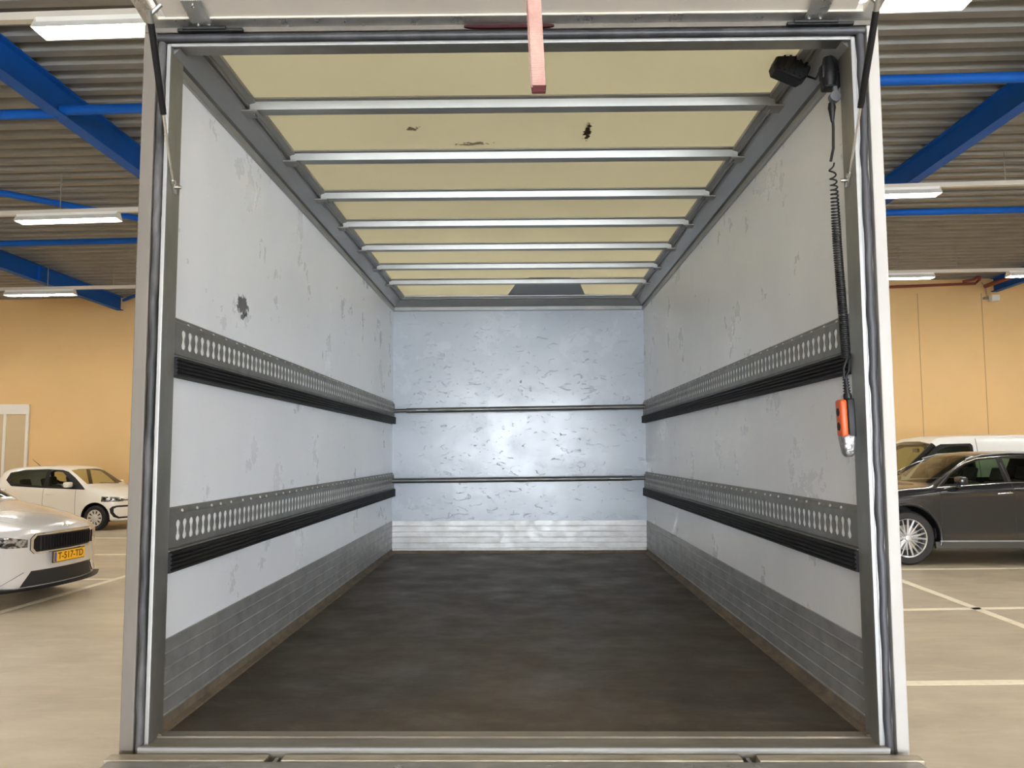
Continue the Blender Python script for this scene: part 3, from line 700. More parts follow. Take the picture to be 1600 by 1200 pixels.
# strap
sy = 1.46; p0 = tat(835, 0, Y=sy); p1 = tat(843, 146, Y=sy)
topz = HZ+(HY-sy)*math.tan(TA)-.006
root = empty('pull_strap', (p1.x, sy, p1.z+DZ)); tag(root, 'faded red webbing pull strap hanging from the raised flap', 'strap')
dx = (p1.x-p0.x)/(p1.z-p0.z)
def sp(z): return p0.x+(z-p0.z)*dx
g = T(); hw = .0125
def web(g, rows):  # rows of (centre, halfwidth, yoffset)
    n = len(rows); F_ = [[g.v((c.x-h, c.y, c.z)), g.v((c.x+h, c.y, c.z))] for c, h in rows]; K_ = [[g.v((c.x-h, c.y+.0022, c.z)), g.v((c.x+h, c.y+.0022, c.z))] for c, h in rows]
    for i in range(n-1):
        g.bm.faces.new((F_[i][0], F_[i][1], F_[i+1][1], F_[i+1][0])); g.bm.faces.new((K_[i][1], K_[i][0], K_[i+1][0], K_[i+1][1]))
        g.bm.faces.new((F_[i][0], F_[i+1][0], K_[i+1][0], K_[i][0])); g.bm.faces.new((F_[i][1], K_[i][1], K_[i+1][1], F_[i+1][1]))
    g.bm.faces.new((F_[0][0], K_[0][0], K_[0][1], F_[0][1])); g.bm.faces.new((F_[-1][0], F_[-1][1], K_[-1][1], K_[-1][0]))
rowsF = []
z = topz
while z > p1.z+.018: rowsF.append((Vector((sp(z), sy, z)), hw)); z -= .02
rowsF.append((Vector((sp(p1.z+.016), sy, p1.z+.016)), hw)); web(g, rowsF)
rowsB = [(c+Vector((-.003, .011 if i < len(rowsF)-2 else .009, 0)), hw) for i, (c, h) in enumerate(rowsF) if c.z < topz-.35]
web(g, rowsB); g.build('webbing', 'strap', root)
g = T(); lo = rowsF[-1][0]; arc = []
for i in range(9):
    a = PI*i/8; arc.append((Vector((lo.x+.001-(i/8)*.003, lo.y+.0055-.0055*math.cos(a), lo.z-.014*math.sin(a))), hw))
n = len(arc); Fv = [[g.v((c.x-h, c.y, c.z)), g.v((c.x+h, c.y, c.z))] for c, h in arc]
Kv = [[g.v((c.x-h, lo.y+.0055+(c.y-lo.y-.0055)*.7, lo.z+(c.z-lo.z)*.8)), g.v((c.x+h, lo.y+.0055+(c.y-lo.y-.0055)*.7, lo.z+(c.z-lo.z)*.8))] for c, h in arc]
for i in range(n-1):
    g.bm.faces.new((Fv[i][0], Fv[i][1], Fv[i+1][1], Fv[i+1][0])); g.bm.faces.new((Kv[i][1], Kv[i][0], Kv[i+1][0], Kv[i+1][1]))
    g.bm.faces.new((Fv[i][0], Fv[i+1][0], Kv[i+1][0], Kv[i][0])); g.bm.faces.new((Fv[i][1], Kv[i][1], Kv[i+1][1], Fv[i+1][1]))
g.build('folded_end', 'strap_end', root, smooth=60)
# hand control on its coiled cable
hy = 2.405
def hp(x, y): return tat(x, y, Y=hy)
hb = hp(1324, 715)
root = empty('hand_control', (hb.x, hb.y, hb.z+DZ)); tag(root, 'orange and black hand control hanging on a black coiled cable by the right post', 'remote control')
# straight lead, coil
ctrl = [hp(1300, 168), hp(1302, 200), hp(1302, 232), hp(1298, 252)]
T().tube(ctrl, .0042, 8).build('straight_cable', 'plastic', root, smooth=60)
T().lathe([(0, .03), (.010, .03), (.012, .015), (.009, 0), (.006, -.022), (.0042, -.03)], hp(1300, 176), 'Z', 14).build('cable_plug', 'plastic', root, smooth=60)
path = [(0, hp(1299, 254)), (.12, hp(1303, 290)), (.45, hp(1308, 380)), (.8, hp(1317, 490)), (1, hp(1322, 560))]
def pp(t):
    for (a, A), (b_, B_) in zip(path, path[1:]):
        if t <= b_: return A.lerp(B_, (t-a)/(b_-a))
    return path[-1][1]
pts = []; ph = 0; turns = 78; t = 0
steps = turns*11
for i in range(steps+1):
    s = i/steps; t = s**.62 if s > 0 else 0     # looser at the top, packed further down
    q = pp(t); R_ = .0085+.003*min(1, t*3); a = 2*PI*turns*s
    pts.append(q+Vector((R_*math.cos(a), R_*math.sin(a), 0)))
T().tube(pts, .0026, 6).build('coiled_cable', 'plastic', root, smooth=60)
g = T().tube([hp(1325, 556), hp(1318, 575), hp(1319, 592)], .004, 8).tube([hp(1328, 556), hp(1326, 580), hp(1320, 592)], .0035, 8); g.build('cable_end', 'plastic', root, smooth=60)
pr = []
a0 = hp(1321, 590); a1 = hp(1324, 617); Ls = (a1-a0).length
for i in range(12): r = .0085 if i % 2 else .0055; pr.append((r+.003*i/12, Ls*i/12)); pr.append((r+.003*i/12, Ls*(i+.8)/12))
T().lathe([(0, 0)]+pr+[(.0125, Ls), (.0125, Ls+.018), (0, Ls+.018)], a0, (a1-a0), 14).build('strain_relief', 'plastic', root)
# handset: orange front half to the left, black back half to the right
h0 = hp(1321, 624); h1 = hp(1327, 714); ax = (h1-h0); HL = ax.length; ax = ax.normalized(); lx = Vector((1, 0, 0))-ax*ax.x; lx.normalize(); ly = ax.cross(lx)
def hbox(g, x0, x1, s0, s1, y0, y1, bev, seg=3):
    n0 = set(g.bm.verts)
    vs = [g.v(h0+lx*x+ax*s+ly*yy) for x in (x0, x1) for s in (s0, s1) for yy in (y0, y1)]
    fs = [g.bm.faces.new([vs[i] for i in f]) for f in ((0, 1, 3, 2), (4, 6, 7, 5), (0, 4, 5, 1), (2, 3, 7, 6), (0, 2, 6, 4), (1, 5, 7, 3))]
    bmesh.ops.bevel(g.bm, geom=list({e for f in fs for e in f.edges}), offset=bev, segments=seg, affect='EDGES', profile=.5)
g = T(); hbox(g, -.025, -.003, .0, HL*.66, -.022, .022, .009); front = g.build('front_shell', 'orange', root, smooth=50)
g = T(); hbox(g, -.004, .019, -.002, HL*.66, -.021, .021, .005); g.build('back_shell', 'plastic', root, smooth=50)
for s in (HL*.22, HL*.47):
    g = T(); cc = h0+lx*-.0225+ax*s; g.lathe([(0, .004), (.012, .003), (.0165, 0), (.0165, -.005)], cc, (-lx-ly*0.25*0), 18); g.build('push_button', 'rubber', root, smooth=50)
g = T(); hbox(g, -.0240, .0185, HL*.60, HL, -.0225, .0225, .011, 4)
for v in g.bm.verts:
    sv = (v.co-Vector((0, 0, DZ))-h0).dot(ax)
    if sv > HL*.82:
        cen = h0+Vector((0, 0, DZ))+ax*sv; k_ = 1-.45*((sv-HL*.82)/(HL*.18)); v.co = cen+(v.co-cen)*k_
for v in g.bm.verts: v.co += Vector((noise.noise(v.co*90), noise.noise(v.co*90+Vector((5, 0, 0))), 0))*.0008
g.build('silver_tape', 'foil', root, smooth=60)

# ================================================================== CARS
def catmull(P, u):
    n = len(P); i = min(int(u), n-2); t = u-i
    p0 = P[max(i-1, 0)]; p1 = P[i]; p2 = P[i+1]; p3 = P[min(i+2, n-1)]
    k = .38
    m1 = [(c-a)*k for a, c in zip(p0, p2)]; m2 = [(d-b_)*k for b_, d in zip(p1, p3)]
    h1 = 2*t**3-3*t*t+1; h2 = t**3-2*t*t+t; h3 = -2*t**3+3*t*t; h4 = t**3-t*t
    return [h1*a+h2*m+h3*b_+h4*n_ for a, m, b_, n_ in zip(p1, m1, p2, m2)]
def body_bm(st, bow, W, nu=5, nv=4):
    """st: list of (x, [(y,z)*9]) front to rear"""
    K = 9; flat = [[s[0]]+[c for p in s[1] for c in p] for s in st]
    U = [i/nu for i in range((len(st)-1)*nu+1)]; rows_ = []
    for u in U:
        f = catmull(flat, u); x = f[0]; pts = [(f[1+2*k], f[2+2*k]) for k in range(K)]
        rr = []
        for j in range((K-1)*nv+1):
            y, z = catmull(pts, j/nv); y = max(0, y)
            wgt = max(0, 1-x/1.1); xr = x+bow*(y/W)**2.4*wgt**1.5
            L = st[-1][0]; wr = max(0, 1-(L-x)/.9); xr -= bow*.6*(y/W)**2.4*wr**1.5
            rr.append((xr, y, z))
        rr[0] = (rr[0][0], 0, rr[0][2]); rr[-1] = (rr[-1][0], 0, rr[-1][2]); rows_.append(rr)
    bm = bmesh.new(); G = {}
    for sgn in (1, -1):
        for i, rr in enumerate(rows_):
            for j, p in enumerate(rr):
                if sgn < 0 and p[1] == 0 and j in (0, len(rr)-1): G[(sgn, i, j)] = G[(1, i, j)]
                else: G[(sgn, i, j)] = bm.verts.new((p[0], sgn*p[1], p[2]))
    ni = len(rows_); nj = len(rows_[0])
    for sgn in (1, -1):
        for i in range(ni-1):
            for j in range(nj-1):
                q = [G[(sgn, i, j)], G[(sgn, i+1, j)], G[(sgn, i+1, j+1)], G[(sgn, i, j+1)]]
                if sgn < 0: q = q[::-1]
                q2 = []
                for v in q:
                    if v not in q2: q2.append(v)
                if len(q2) > 2: bm.faces.new(q2)
    # end caps: grid between the section and the centre line
    for i, e in ((0, 1), (ni-1, -1)):
        M_ = 6; rr = rows_[i]; cen = [((1-0)*rr[0][0]*0+min(r[0] for r in rr), 0, rr[0][2]+(rr[-1][2]-rr[0][2])*j/(nj-1)) for j in range(nj)]
        if e < 0: cen = [(max(r[0] for r in rr), 0, c[2]) for c in cen]
        H = {}
        for j in range(nj):
            for s in range(-M_, M_+1):
                if j in (0, nj-1): H[(s, j)] = G[(1, i, j)]
                elif s == 0: H[(s, j)] = bm.verts.new(cen[j]) if 0 < j < nj-1 else G[(1, i, j)]
                elif abs(s) == M_: H[(s, j)] = G[(1 if s > 0 else -1, i, j)]
                else:
                    t = abs(s)/M_; r = rr[j]; c = cen[j]
                    xx = c[0]+(r[0]-c[0])*t**2.2
                    H[(s, j)] = bm.verts.new((xx, (r[1]*t)*(1 if s > 0 else -1), c[2]+(r[2]-c[2])*t))
        for j in range(nj-1):
            for s in range(-M_, M_):
                q = [H[(s, j)], H[(s, j+1)], H[(s+1, j+1)], H[(s+1, j)]]; q2 = []
                for v in q:
                    if v not in q2: q2.append(v)
                if len(q2) > 2:
                    try: bm.faces.new(q2 if e > 0 else q2[::-1])
                    except ValueError: pass
    bmesh.ops.remove_doubles(bm, verts=bm.verts, dist=1e-4)
    bmesh.ops.recalc_face_normals(bm, faces=bm.faces)
    return bm
def inpoly(x, y, P):
    r = False; n = len(P); j = n-1
    for i in range(n):
        if (P[i][1] > y) != (P[j][1] > y) and x < (P[j][0]-P[i][0])*(y-P[i][1])/(P[j][1]-P[i][1])+P[i][0]: r = not r
        j = i
    return r
AX = {'xz': (0, 2), 'yz': (1, 2), 'xy': (0, 1)}
def cut(bm, poly, plane, keep, thick=0):
    a, b_ = AX[plane]; ax0 = min(p[0] for p in poly); ax1 = max(p[0] for p in poly); bx0 = min(p[1] for p in poly); bx1 = max(p[1] for p in poly)
    n = len(poly)
    for i in range(n):
        p = poly[i]; q = poly[(i+1) % n]
        fs = []
        for f in bm.faces:
            c = f.calc_center_median()
            if not keep(c, f.normal): continue
            A = [v.co[a] for v in f.verts]; B_ = [v.co[b_] for v in f.verts]
            if max(A) < ax0 or min(A) > ax1 or max(B_) < bx0 or min(B_) > bx1: continue
            fs.append(f)
        if not fs: continue
        co = Vector((0, 0, 0)); co[a] = p[0]; co[b_] = p[1]
        no = Vector((0, 0, 0)); no[a] = -(q[1]-p[1]); no[b_] = q[0]-p[0]
        if no.length < 1e-9: continue
        geom = list({v for f in fs for v in f.verts})+list({e for f in fs for e in f.edges})+fs
        bmesh.ops.bisect_plane(bm, geom=geom, dist=1e-5, plane_co=co, plane_no=no.normalized())
    res = []
    for f in bm.faces:
        c = f.calc_center_median()
        if keep(c, f.normal) and inpoly(c[a], c[b_], poly): res.append(f)
    return res
def take(bm, faces, name, mat, parent, push=0.0, group_mat=None):
    g = MB(); vm = {}
    for f in faces:
        vs = []
        for v in f.verts:
            if v not in vm: vm[v] = g.bm.verts.new(v.co+v.normal*push)
            vs.append(vm[v])
        try: g.bm.faces.new(vs)
        except ValueError: pass
    bmesh.ops.delete(bm, geom=faces, context='FACES')
    if not g.bm.faces: print('EMPTY region', name); g.bm.verts.new((0, 0, .5))
    return g.build(name, mat, parent, smooth=40, local=True, fixn=False)
def takeside(bm, poly, name, mat, parent):
    for sg in (1, -1):
        take(bm, cut(bm, poly, 'xz', lambda c, n: abs(n.y) > .25 and sg*c.y > .35), name, mat, parent)
def circ(cx, cz, r, n=28): return [(cx+r*math.cos(2*PI*i/n), cz+r*math.sin(2*PI*i/n)) for i in range(n)]
def side(c, n): return abs(n.y) > .25 and abs(c.y) > .35
def band(p, q, wd):
    p = Vector(p); q = Vector(q); d = (q-p).normalized(); n = Vector((-d.y, d.x))*wd/2
    return [tuple(p-n), tuple(q-n), tuple(q+n), tuple(p+n)]

def wheel(root, x, y, r, rr, style, wd=.21):
    sg = 1 if y > 0 else -1; z = r
    o = MB().lathe([(rr, -wd/2*.9), (rr+.012, -wd/2), (r-.03, -wd/2), (r-.008, -wd/2+.02), (r, -wd/2+.045), (r, wd/2-.045), (r-.008, wd/2-.02), (r-.03, wd/2), (rr+.012, wd/2), (rr, wd/2*.9)], (x, y, z), 'Y', 40, close=True)
    t = o.build('wheel', 'tyre', root, smooth=40, local=True)
    face = y+sg*(wd/2-.022)
    g = MB(); g.lathe([(rr+.004, sg*-.14), (rr-.012, sg*-.13), (rr-.012, sg*0), (rr+.002, sg*.014), (rr+.006, sg*.006)], (x, face, z), 'Y', 40)
    if style == 'alloy':
        for k in range(10):
            a = 2*PI*k/10+.1
            for da in (-.17, .17):
                p0 = Vector((x+math.cos(a)*rr*.20, face-sg*.02, z+math.sin(a)*rr*.20)); p1 = Vector((x+math.cos(a+da)*rr*.96, face-sg*.004, z+math.sin(a+da)*rr*.96))
                g.tube([p0, p0.lerp(p1, .5), p1], [.015, .008, .008] if k % 2 else [.024, .016, .014], 6)
        g.lathe([(0, sg*.004), (.035, sg*.002), (.045, -sg*.02), (.075, -sg*.03)], (x, face, z), 'Y', 20)
    else:
        prof = [(0, sg*.012), (.05, sg*.012), (.06, sg*.004), (rr*.55, sg*.0), (rr*.93, sg*.004), (rr, sg*.0)]
        g.lathe(prof, (x, face, z), 'Y', 40)
    w_ = g.build('rim', 'rim' if style == 'alloy' else 'hubcap', t, smooth=40, local=True)
    g = MB()
    if style == 'alloy':
        g.lathe([(0, -sg*.10), (rr-.015, -sg*.10)], (x, face, z), 'Y', 30)
        g.build('wheel_recess', 'dark', t, local=True)
        MB().lathe([(.04, -sg*.07), (rr*.66, -sg*.07), (rr*.66, -sg*.09)], (x, face, z), 'Y', 30).build('brake_disc', 'galv', t, local=True)
    else:
        for k in range(10):
            a = 2*PI*k/10; c0 = Vector((math.cos(a), 0, math.sin(a))); s0_ = Vector((-math.sin(a), 0, math.cos(a)))
            ce = Vector((x, face+sg*.0055, z))
            g.slab([ce+c0*rr*.50-s0_*.008, ce+c0*rr*.50+s0_*.008, ce+c0*rr*.86+s0_*.019, ce+c0*rr*.86-s0_*.019], (0, sg, 0), .002)
        g.build('cover_slots', 'dark', t, local=True)
def arch(root, x, r, R, W, y_in=.45):
    for sg in (1, -1):
        g = MB(); n = 22; ring = []
        for i in range(n+1):
            a = math.radians(-14)+math.radians(208)*i/n
            ring.append((x+R*math.cos(a), r+R*math.sin(a)))
        O_ = [g.v((p[0], sg*(W-.03), p[1])) for p in ring]; I_ = [g.v((p[0], sg*y_in, p[1])) for p in ring]
        for i in range(n): g.bm.faces.new((O_[i], O_[i+1], I_[i+1], I_[i]))
        g.bm.faces.new(I_); g.build('wheel_arch', 'dark', root, local=True)
def seats(root, xs, ys, h, zb):
    for x in xs:
        for y in ys:
            g = MB(); rot = Matrix.Rotation(math.radians(18), 3, 'Y')
            g.box((x-.06, y-.24, zb), (x+.07, y+.24, h-.22), .05, 3, rot, (x, y, zb)).box((x-.05, y-.14, h-.20), (x+.05, y+.14, h), .04, 3, rot, (x, y, zb)).box((x-.5, y-.25, zb-.12), (x+.06, y+.25, zb+.04), .04)
            g.build('seat', 'seat', root, smooth=50, local=True)
def tub(root, x0, x1, w_, z0, z1, zd):
    """dark cabin: floor, door linings, dashboard"""
    g = MB().box((x0, -w_, z0), (x1, w_, z0+.02)).box((x0, -w_, z0), (x1, -w_+.02, z1)).box((x0, w_-.02, z0), (x1, w_, z1)).box((x0, -w_, z0), (x0+.45, w_, zd), .06)
    g.build('cabin_lining', 'seat', root, local=True)
def section(w_, zb, zm, zsh, p5, p6, p7, zc):
    return [(0, zb), (.62*w_, zb), (.965*w_, zb+.05), (w_, zm), (.992*w_, zsh), p5, p6, p7, (0, zc)]

def place(name, label, front, heading, scale=1):
    """front = world point under the middle of the nose; heading = direction the car faces (angle of -x)"""
    root = empty(name, front, heading); root.scale = (scale,)*3; tag(root, label, 'car' if name != 'van' else 'van'); return root

def mirror(root, x, y, z, mat, sgn):
    g = MB().box((x-.06, min(y, y+sgn*.20)+.0, z-.01), (x+.07, max(y, y+sgn*.20), z+.115), .05, 4)
    o = g.build('door_mirror', mat, root, smooth=60, local=True)
    MB().box((x-.02, min(y-sgn*.1, y+sgn*.05), z-.05), (x+.03, max(y-sgn*.1, y+sgn*.05), z+.0), .01).build('mirror_foot', 'dark', o, local=True)

# ---- dark grey SUV, facing left
def car_grey():
    W = .967; B = section
    fx = at(1420, 883, Z=0); X0 = fx.x-.91
    root = place('suv', 'dark grey SUV parked on the right in front of the white van', (X0, fx.y+W-.04, 0), 0)
    st = [(0, B(.80, .26, .5, .70, (.77, .80), (.70, .86), (.5, .885), .89)),
          (.14, B(.90, .22, .5, .76, (.87, .87), (.78, .945), (.5, .975), .985)),
          (.5, B(.955, .22, .52, .84, (.92, .955), (.82, 1.03), (.5, 1.06), 1.07)),
          (.95, B(.967, .23, .55, .89, (.935, 1.01), (.82, 1.085), (.5, 1.115), 1.125)),
          (1.32, B(.965, .24, .57, .93, (.93, 1.06), (.80, 1.12), (.5, 1.15), 1.16)),
          (1.50, B(.962, .24, .58, .96, (.925, 1.09), (.775, 1.20), (.5, 1.245), 1.26)),
          (2.10, B(.96, .24, .58, .98, (.918, 1.125), (.66, 1.52), (.44, 1.575), 1.595)),
          (2.55, B(.96, .24, .58, .99, (.915, 1.15), (.65, 1.575), (.44, 1.62), 1.635)),
          (3.2, B(.96, .24, .58, .99, (.915, 1.17), (.64, 1.575), (.43, 1.62), 1.635)),
          (3.9, B(.96, .24, .58, .99, (.90, 1.17), (.63, 1.52), (.43, 1.57), 1.585)),
          (4.45, B(.95, .25, .6, .98, (.87, 1.14), (.66, 1.36), (.44, 1.42), 1.44)),
          (4.78, B(.92, .28, .6, .95, (.84, 1.06), (.74, 1.12), (.5, 1.15), 1.16)),
          (4.90, B(.86, .32, .6, .9, (.80, .98), (.72, 1.03), (.5, 1.05), 1.06))]
    for x, q in st:
        if 1.2 < x < 3.4: q[3] = (q[3][0]-.035, q[3][1]-.10); q[2] = (q[2][0]-.01, q[2][1])
    bm = body_bm(st, .22, W)
    for wx in (.91, 3.84):
        for s in (1, -1):
            MB().tube([(wx+.475*math.cos(math.radians(a)), s*(W-.008), .40+.475*math.sin(math.radians(a))) for a in range(-14, 195, 8)], .022, 8).build('arch_lip', 'paint_grey', root, local=True, smooth=60)
    for wx in (.91, 3.84):
        f = cut(bm, circ(wx, .40, .455), 'xz', lambda c, n: abs(c.y) > .5); bmesh.ops.delete(bm, geom=f, context='FACES')
        arch(root, wx, .395, .46, W)
        for s in (1, -1): wheel(root, wx, s*(W-.125), .39, .275, 'alloy', .235)
    DLO = [(1.40, 1.135), (1.62, 1.30), (1.90, 1.46), (2.10, 1.525), (2.5, 1.555), (3.2, 1.555), (3.8, 1.48), (4.1, 1.36), (4.15, 1.22), (2.4, 1.185), (1.40, 1.115)]
    inn = [(1.50, 1.15), (1.66, 1.285), (1.93, 1.44), (2.12, 1.50), (2.37, 1.525), (2.37, 1.195)]
    inn2 = [(2.47, 1.195), (2.47, 1.53), (3.2, 1.53), (3.4, 1.51), (3.4, 1.21)]
    for pl, nm in ((inn, 'front_door_glass'), (inn2, 'rear_door_glass')): takeside(bm, pl, nm, 'glass_dark', root)
    takeside(bm, DLO, 'window_trim', 'plastic', root)
    # chrome strip around the windows
    for s in (1, -1):
        def ysurf(x, z):
            t = (z-1.12)/(1.53-1.12); return (.925+(.66-.925)*max(0, min(1, t)))+.006
        pts = [Vector((x, s*ysurf(x, z), z)) for x, z in [(1.38, 1.118), (1.48, 1.20), (1.62, 1.31), (1.75, 1.39), (1.90, 1.466), (2.10, 1.53), (2.5, 1.562), (3.2, 1.562)]]
        MB().tube(pts, .010, 6).build('chrome_trim', 'chrome', root, local=True, smooth=60)
        MB().tube([(1.36, s*.934, 1.112), (2.4, s*.924, 1.178), (4.1, s*.90, 1.213)], .009, 6).build('chrome_trim', 'chrome', root, local=True, smooth=60)
        MB().tube([(2.42, s*.915, 1.19), (2.42, s*.665, 1.54)], .007, 6).build('pillar_trim', 'chrome', root, local=True, smooth=60)
        MB().tube([(2.45, s*.955, 1.03), (2.40, s*.985, 1.035), (2.28, s*.985, 1.03), (2.23, s*.955, 1.02)], [.008, .013, .013, .008], 8).build('door_handle', 'chrome', root, local=True, smooth=60)
        MB().box((1.36, min(s*.955, s*.985), .335), (3.3, max(s*.955, s*.985), .355), .004).build('sill_trim', 'alu_bright', root, local=True)
        MB().box((1.30, min(s*.90, s*.972), .235), (3.4, max(s*.90, s*.972), .335), .01).build('side_skirt', 'skirt', root, local=True)
        MB().tube([(1.95, s*.66, 1.52), (2.2, s*.645, 1.585), (2.6, s*.64, 1.615), (3.6, s*.62, 1.60), (3.9, s*.60, 1.54)], .014, 8).build('roof_bar', 'alu_bright', root, local=True, smooth=60)
        mirror(root, 1.66, s*.93, 1.16, 'paint_grey', s)
    ws = [(-.68, 1.17), (.68, 1.17), (.58, 1.545), (.3, 1.57), (-.3, 1.57), (-.58, 1.545)]
    take(bm, cut(bm, ws, 'yz', lambda c, n: n.x < -.25 and 1.2 < c.x < 2.2), 'windscreen', 'glass', root)
    for pl in (band((1.42, .36), (1.40, 1.09), .008), band((2.50, .36), (2.46, 1.17), .008)): takeside(bm, pl, 'door_seam', 'gap', root)
    takeside(bm, [(1.12, .90), (1.16, .935), (1.30, .925), (1.27, .885)], 'side_vent', 'dark', root)
    gr = [(-.52, .42), (.52, .42), (.60, .60), (.50, .80), (-.50, .80), (-.60, .60)]
    take(bm, cut(bm, gr, 'yz', lambda c, n: n.x < -.4 and c.x < .3), 'grille', 'plastic', root)
    for s in (1, -1):
        take(bm, cut(bm, [(s*.55, .72), (s*.55, .80), (s*.84, .84), (s*.84, .74)], 'yz', lambda c, n: n.x < -.15 and c.x < .6), 'headlight', 'headlight', root)
    g = MB(); g.bm.free(); g.bm = bm; g.build('body_shell', 'paint_grey', root, smooth=40, local=True, fixn=False)
    tub(root, 1.35, 4.2, .85, .35, 1.10, 1.10); seats(root, (2.35, 3.2), (-.38, .38), 1.42, .60)
    MB().box((1.84, -.10, 1.40), (1.88, .10, 1.46), .01).build('rear_mirror', 'dark', root, local=True)
car_grey()

# ---- white van behind it
def car_van():
    W = .95; B = section
    root = place('van', 'white panel van behind the dark grey SUV', (6.02, 14.5+W, 0), 0)
    st = [(0, B(.78, .25, .5, .72, (.76, .82), (.70, .90), (.5, .93), .94)),
          (.12, B(.88, .22, .5, .80, (.85, .92), (.78, 1.0), (.5, 1.03), 1.04)),
          (.45, B(.94, .22, .55, .88, (.91, 1.03), (.82, 1.10), (.5, 1.13), 1.14)),
          (.78, B(.95, .22, .6, .95, (.93, 1.12), (.84, 1.18), (.5, 1.22), 1.23)),
          (.95, B(.95, .22, .6, .98, (.93, 1.16), (.83, 1.32), (.5, 1.37), 1.38)),
          (1.40, B(.95, .22, .6, 1.0, (.93, 1.18), (.78, 1.76), (.6, 1.83), 1.86)),
          (1.75, B(.95, .22, .6, 1.0, (.93, 1.20), (.79, 1.84), (.6, 1.90), 1.925)),
          (3.0, B(.95, .22, .6, 1.0, (.93, 1.20), (.80, 1.86), (.6, 1.92), 1.95)),
          (4.7, B(.95, .22, .6, 1.0, (.93, 1.20), (.80, 1.85), (.6, 1.90), 1.93)),
          (4.86, B(.93, .25, .6, 1.0, (.90, 1.20), (.78, 1.78), (.58, 1.84), 1.86)),
          (4.9, B(.90, .28, .6, 1.0, (.87, 1.20), (.75, 1.74), (.55, 1.80), 1.82))]
    bm = body_bm(st, .25, W)
    for wx in (.9, 3.9):
        f = cut(bm, circ(wx, .35, .41), 'xz', lambda c, n: abs(c.y) > .5); bmesh.ops.delete(bm, geom=f, context='FACES')
        arch(root, wx, .345, .415, W)
        for s in (1, -1): wheel(root, wx, s*(W-.12), .34, .21, 'cover')
    takeside(bm, [(1.02, 1.24), (1.45, 1.66), (1.62, 1.72), (1.95, 1.73), (2.0, 1.70), (2.0, 1.22)], 'side_window', 'glass_dark', root)
    takeside(bm, [(.86, 1.16), (1.36, 1.70), (1.50, 1.765), (2.02, 1.775), (2.05, 1.74), (2.05, 1.19)], 'window_trim', 'plastic', root)
    ws = [(-.80, 1.25), (.80, 1.25), (.73, 1.77), (.3, 1.82), (-.3, 1.82), (-.73, 1.77)]
    take(bm, cut(bm, ws, 'yz', lambda c, n: n.x < -.25 and .7 < c.x < 1.6), 'windscreen', 'glass', root)
    for s in (1, -1):
        MB().tube([(.80, s*.80, 1.21), (1.0, s*.805, 1.40), (1.38, s*.765, 1.745)], .055, 10).build('pillar_cover', 'plastic', root, local=True, smooth=60)
        mirror(root, 1.22, s*.95, 1.22, 'plastic', s)
    take(bm, cut(bm, band((2.12, .3), (2.12, 1.86), .010), 'xz', side), 'door_seam', 'gap', root)
    take(bm, cut(bm, [(-.5, .62), (.5, .62), (.52, .76), (-.52, .76)], 'yz', lambda c, n: n.x < -.4 and c.x < .3), 'grille', 'plastic', root)
    g = MB(); g.bm.free(); g.bm = bm; g.build('body_shell', 'paint_van', root, smooth=40, local=True, fixn=False)
    tub(root, .95, 2.2, .86, .5, 1.12, 1.18); seats(root, (2.0,), (-.42, .42), 1.55, .75)
    MB().box((1.42, -.10, 1.62), (1.46, .10, 1.69), .01).build('rear_mirror', 'dark', root, local=True)
car_van()

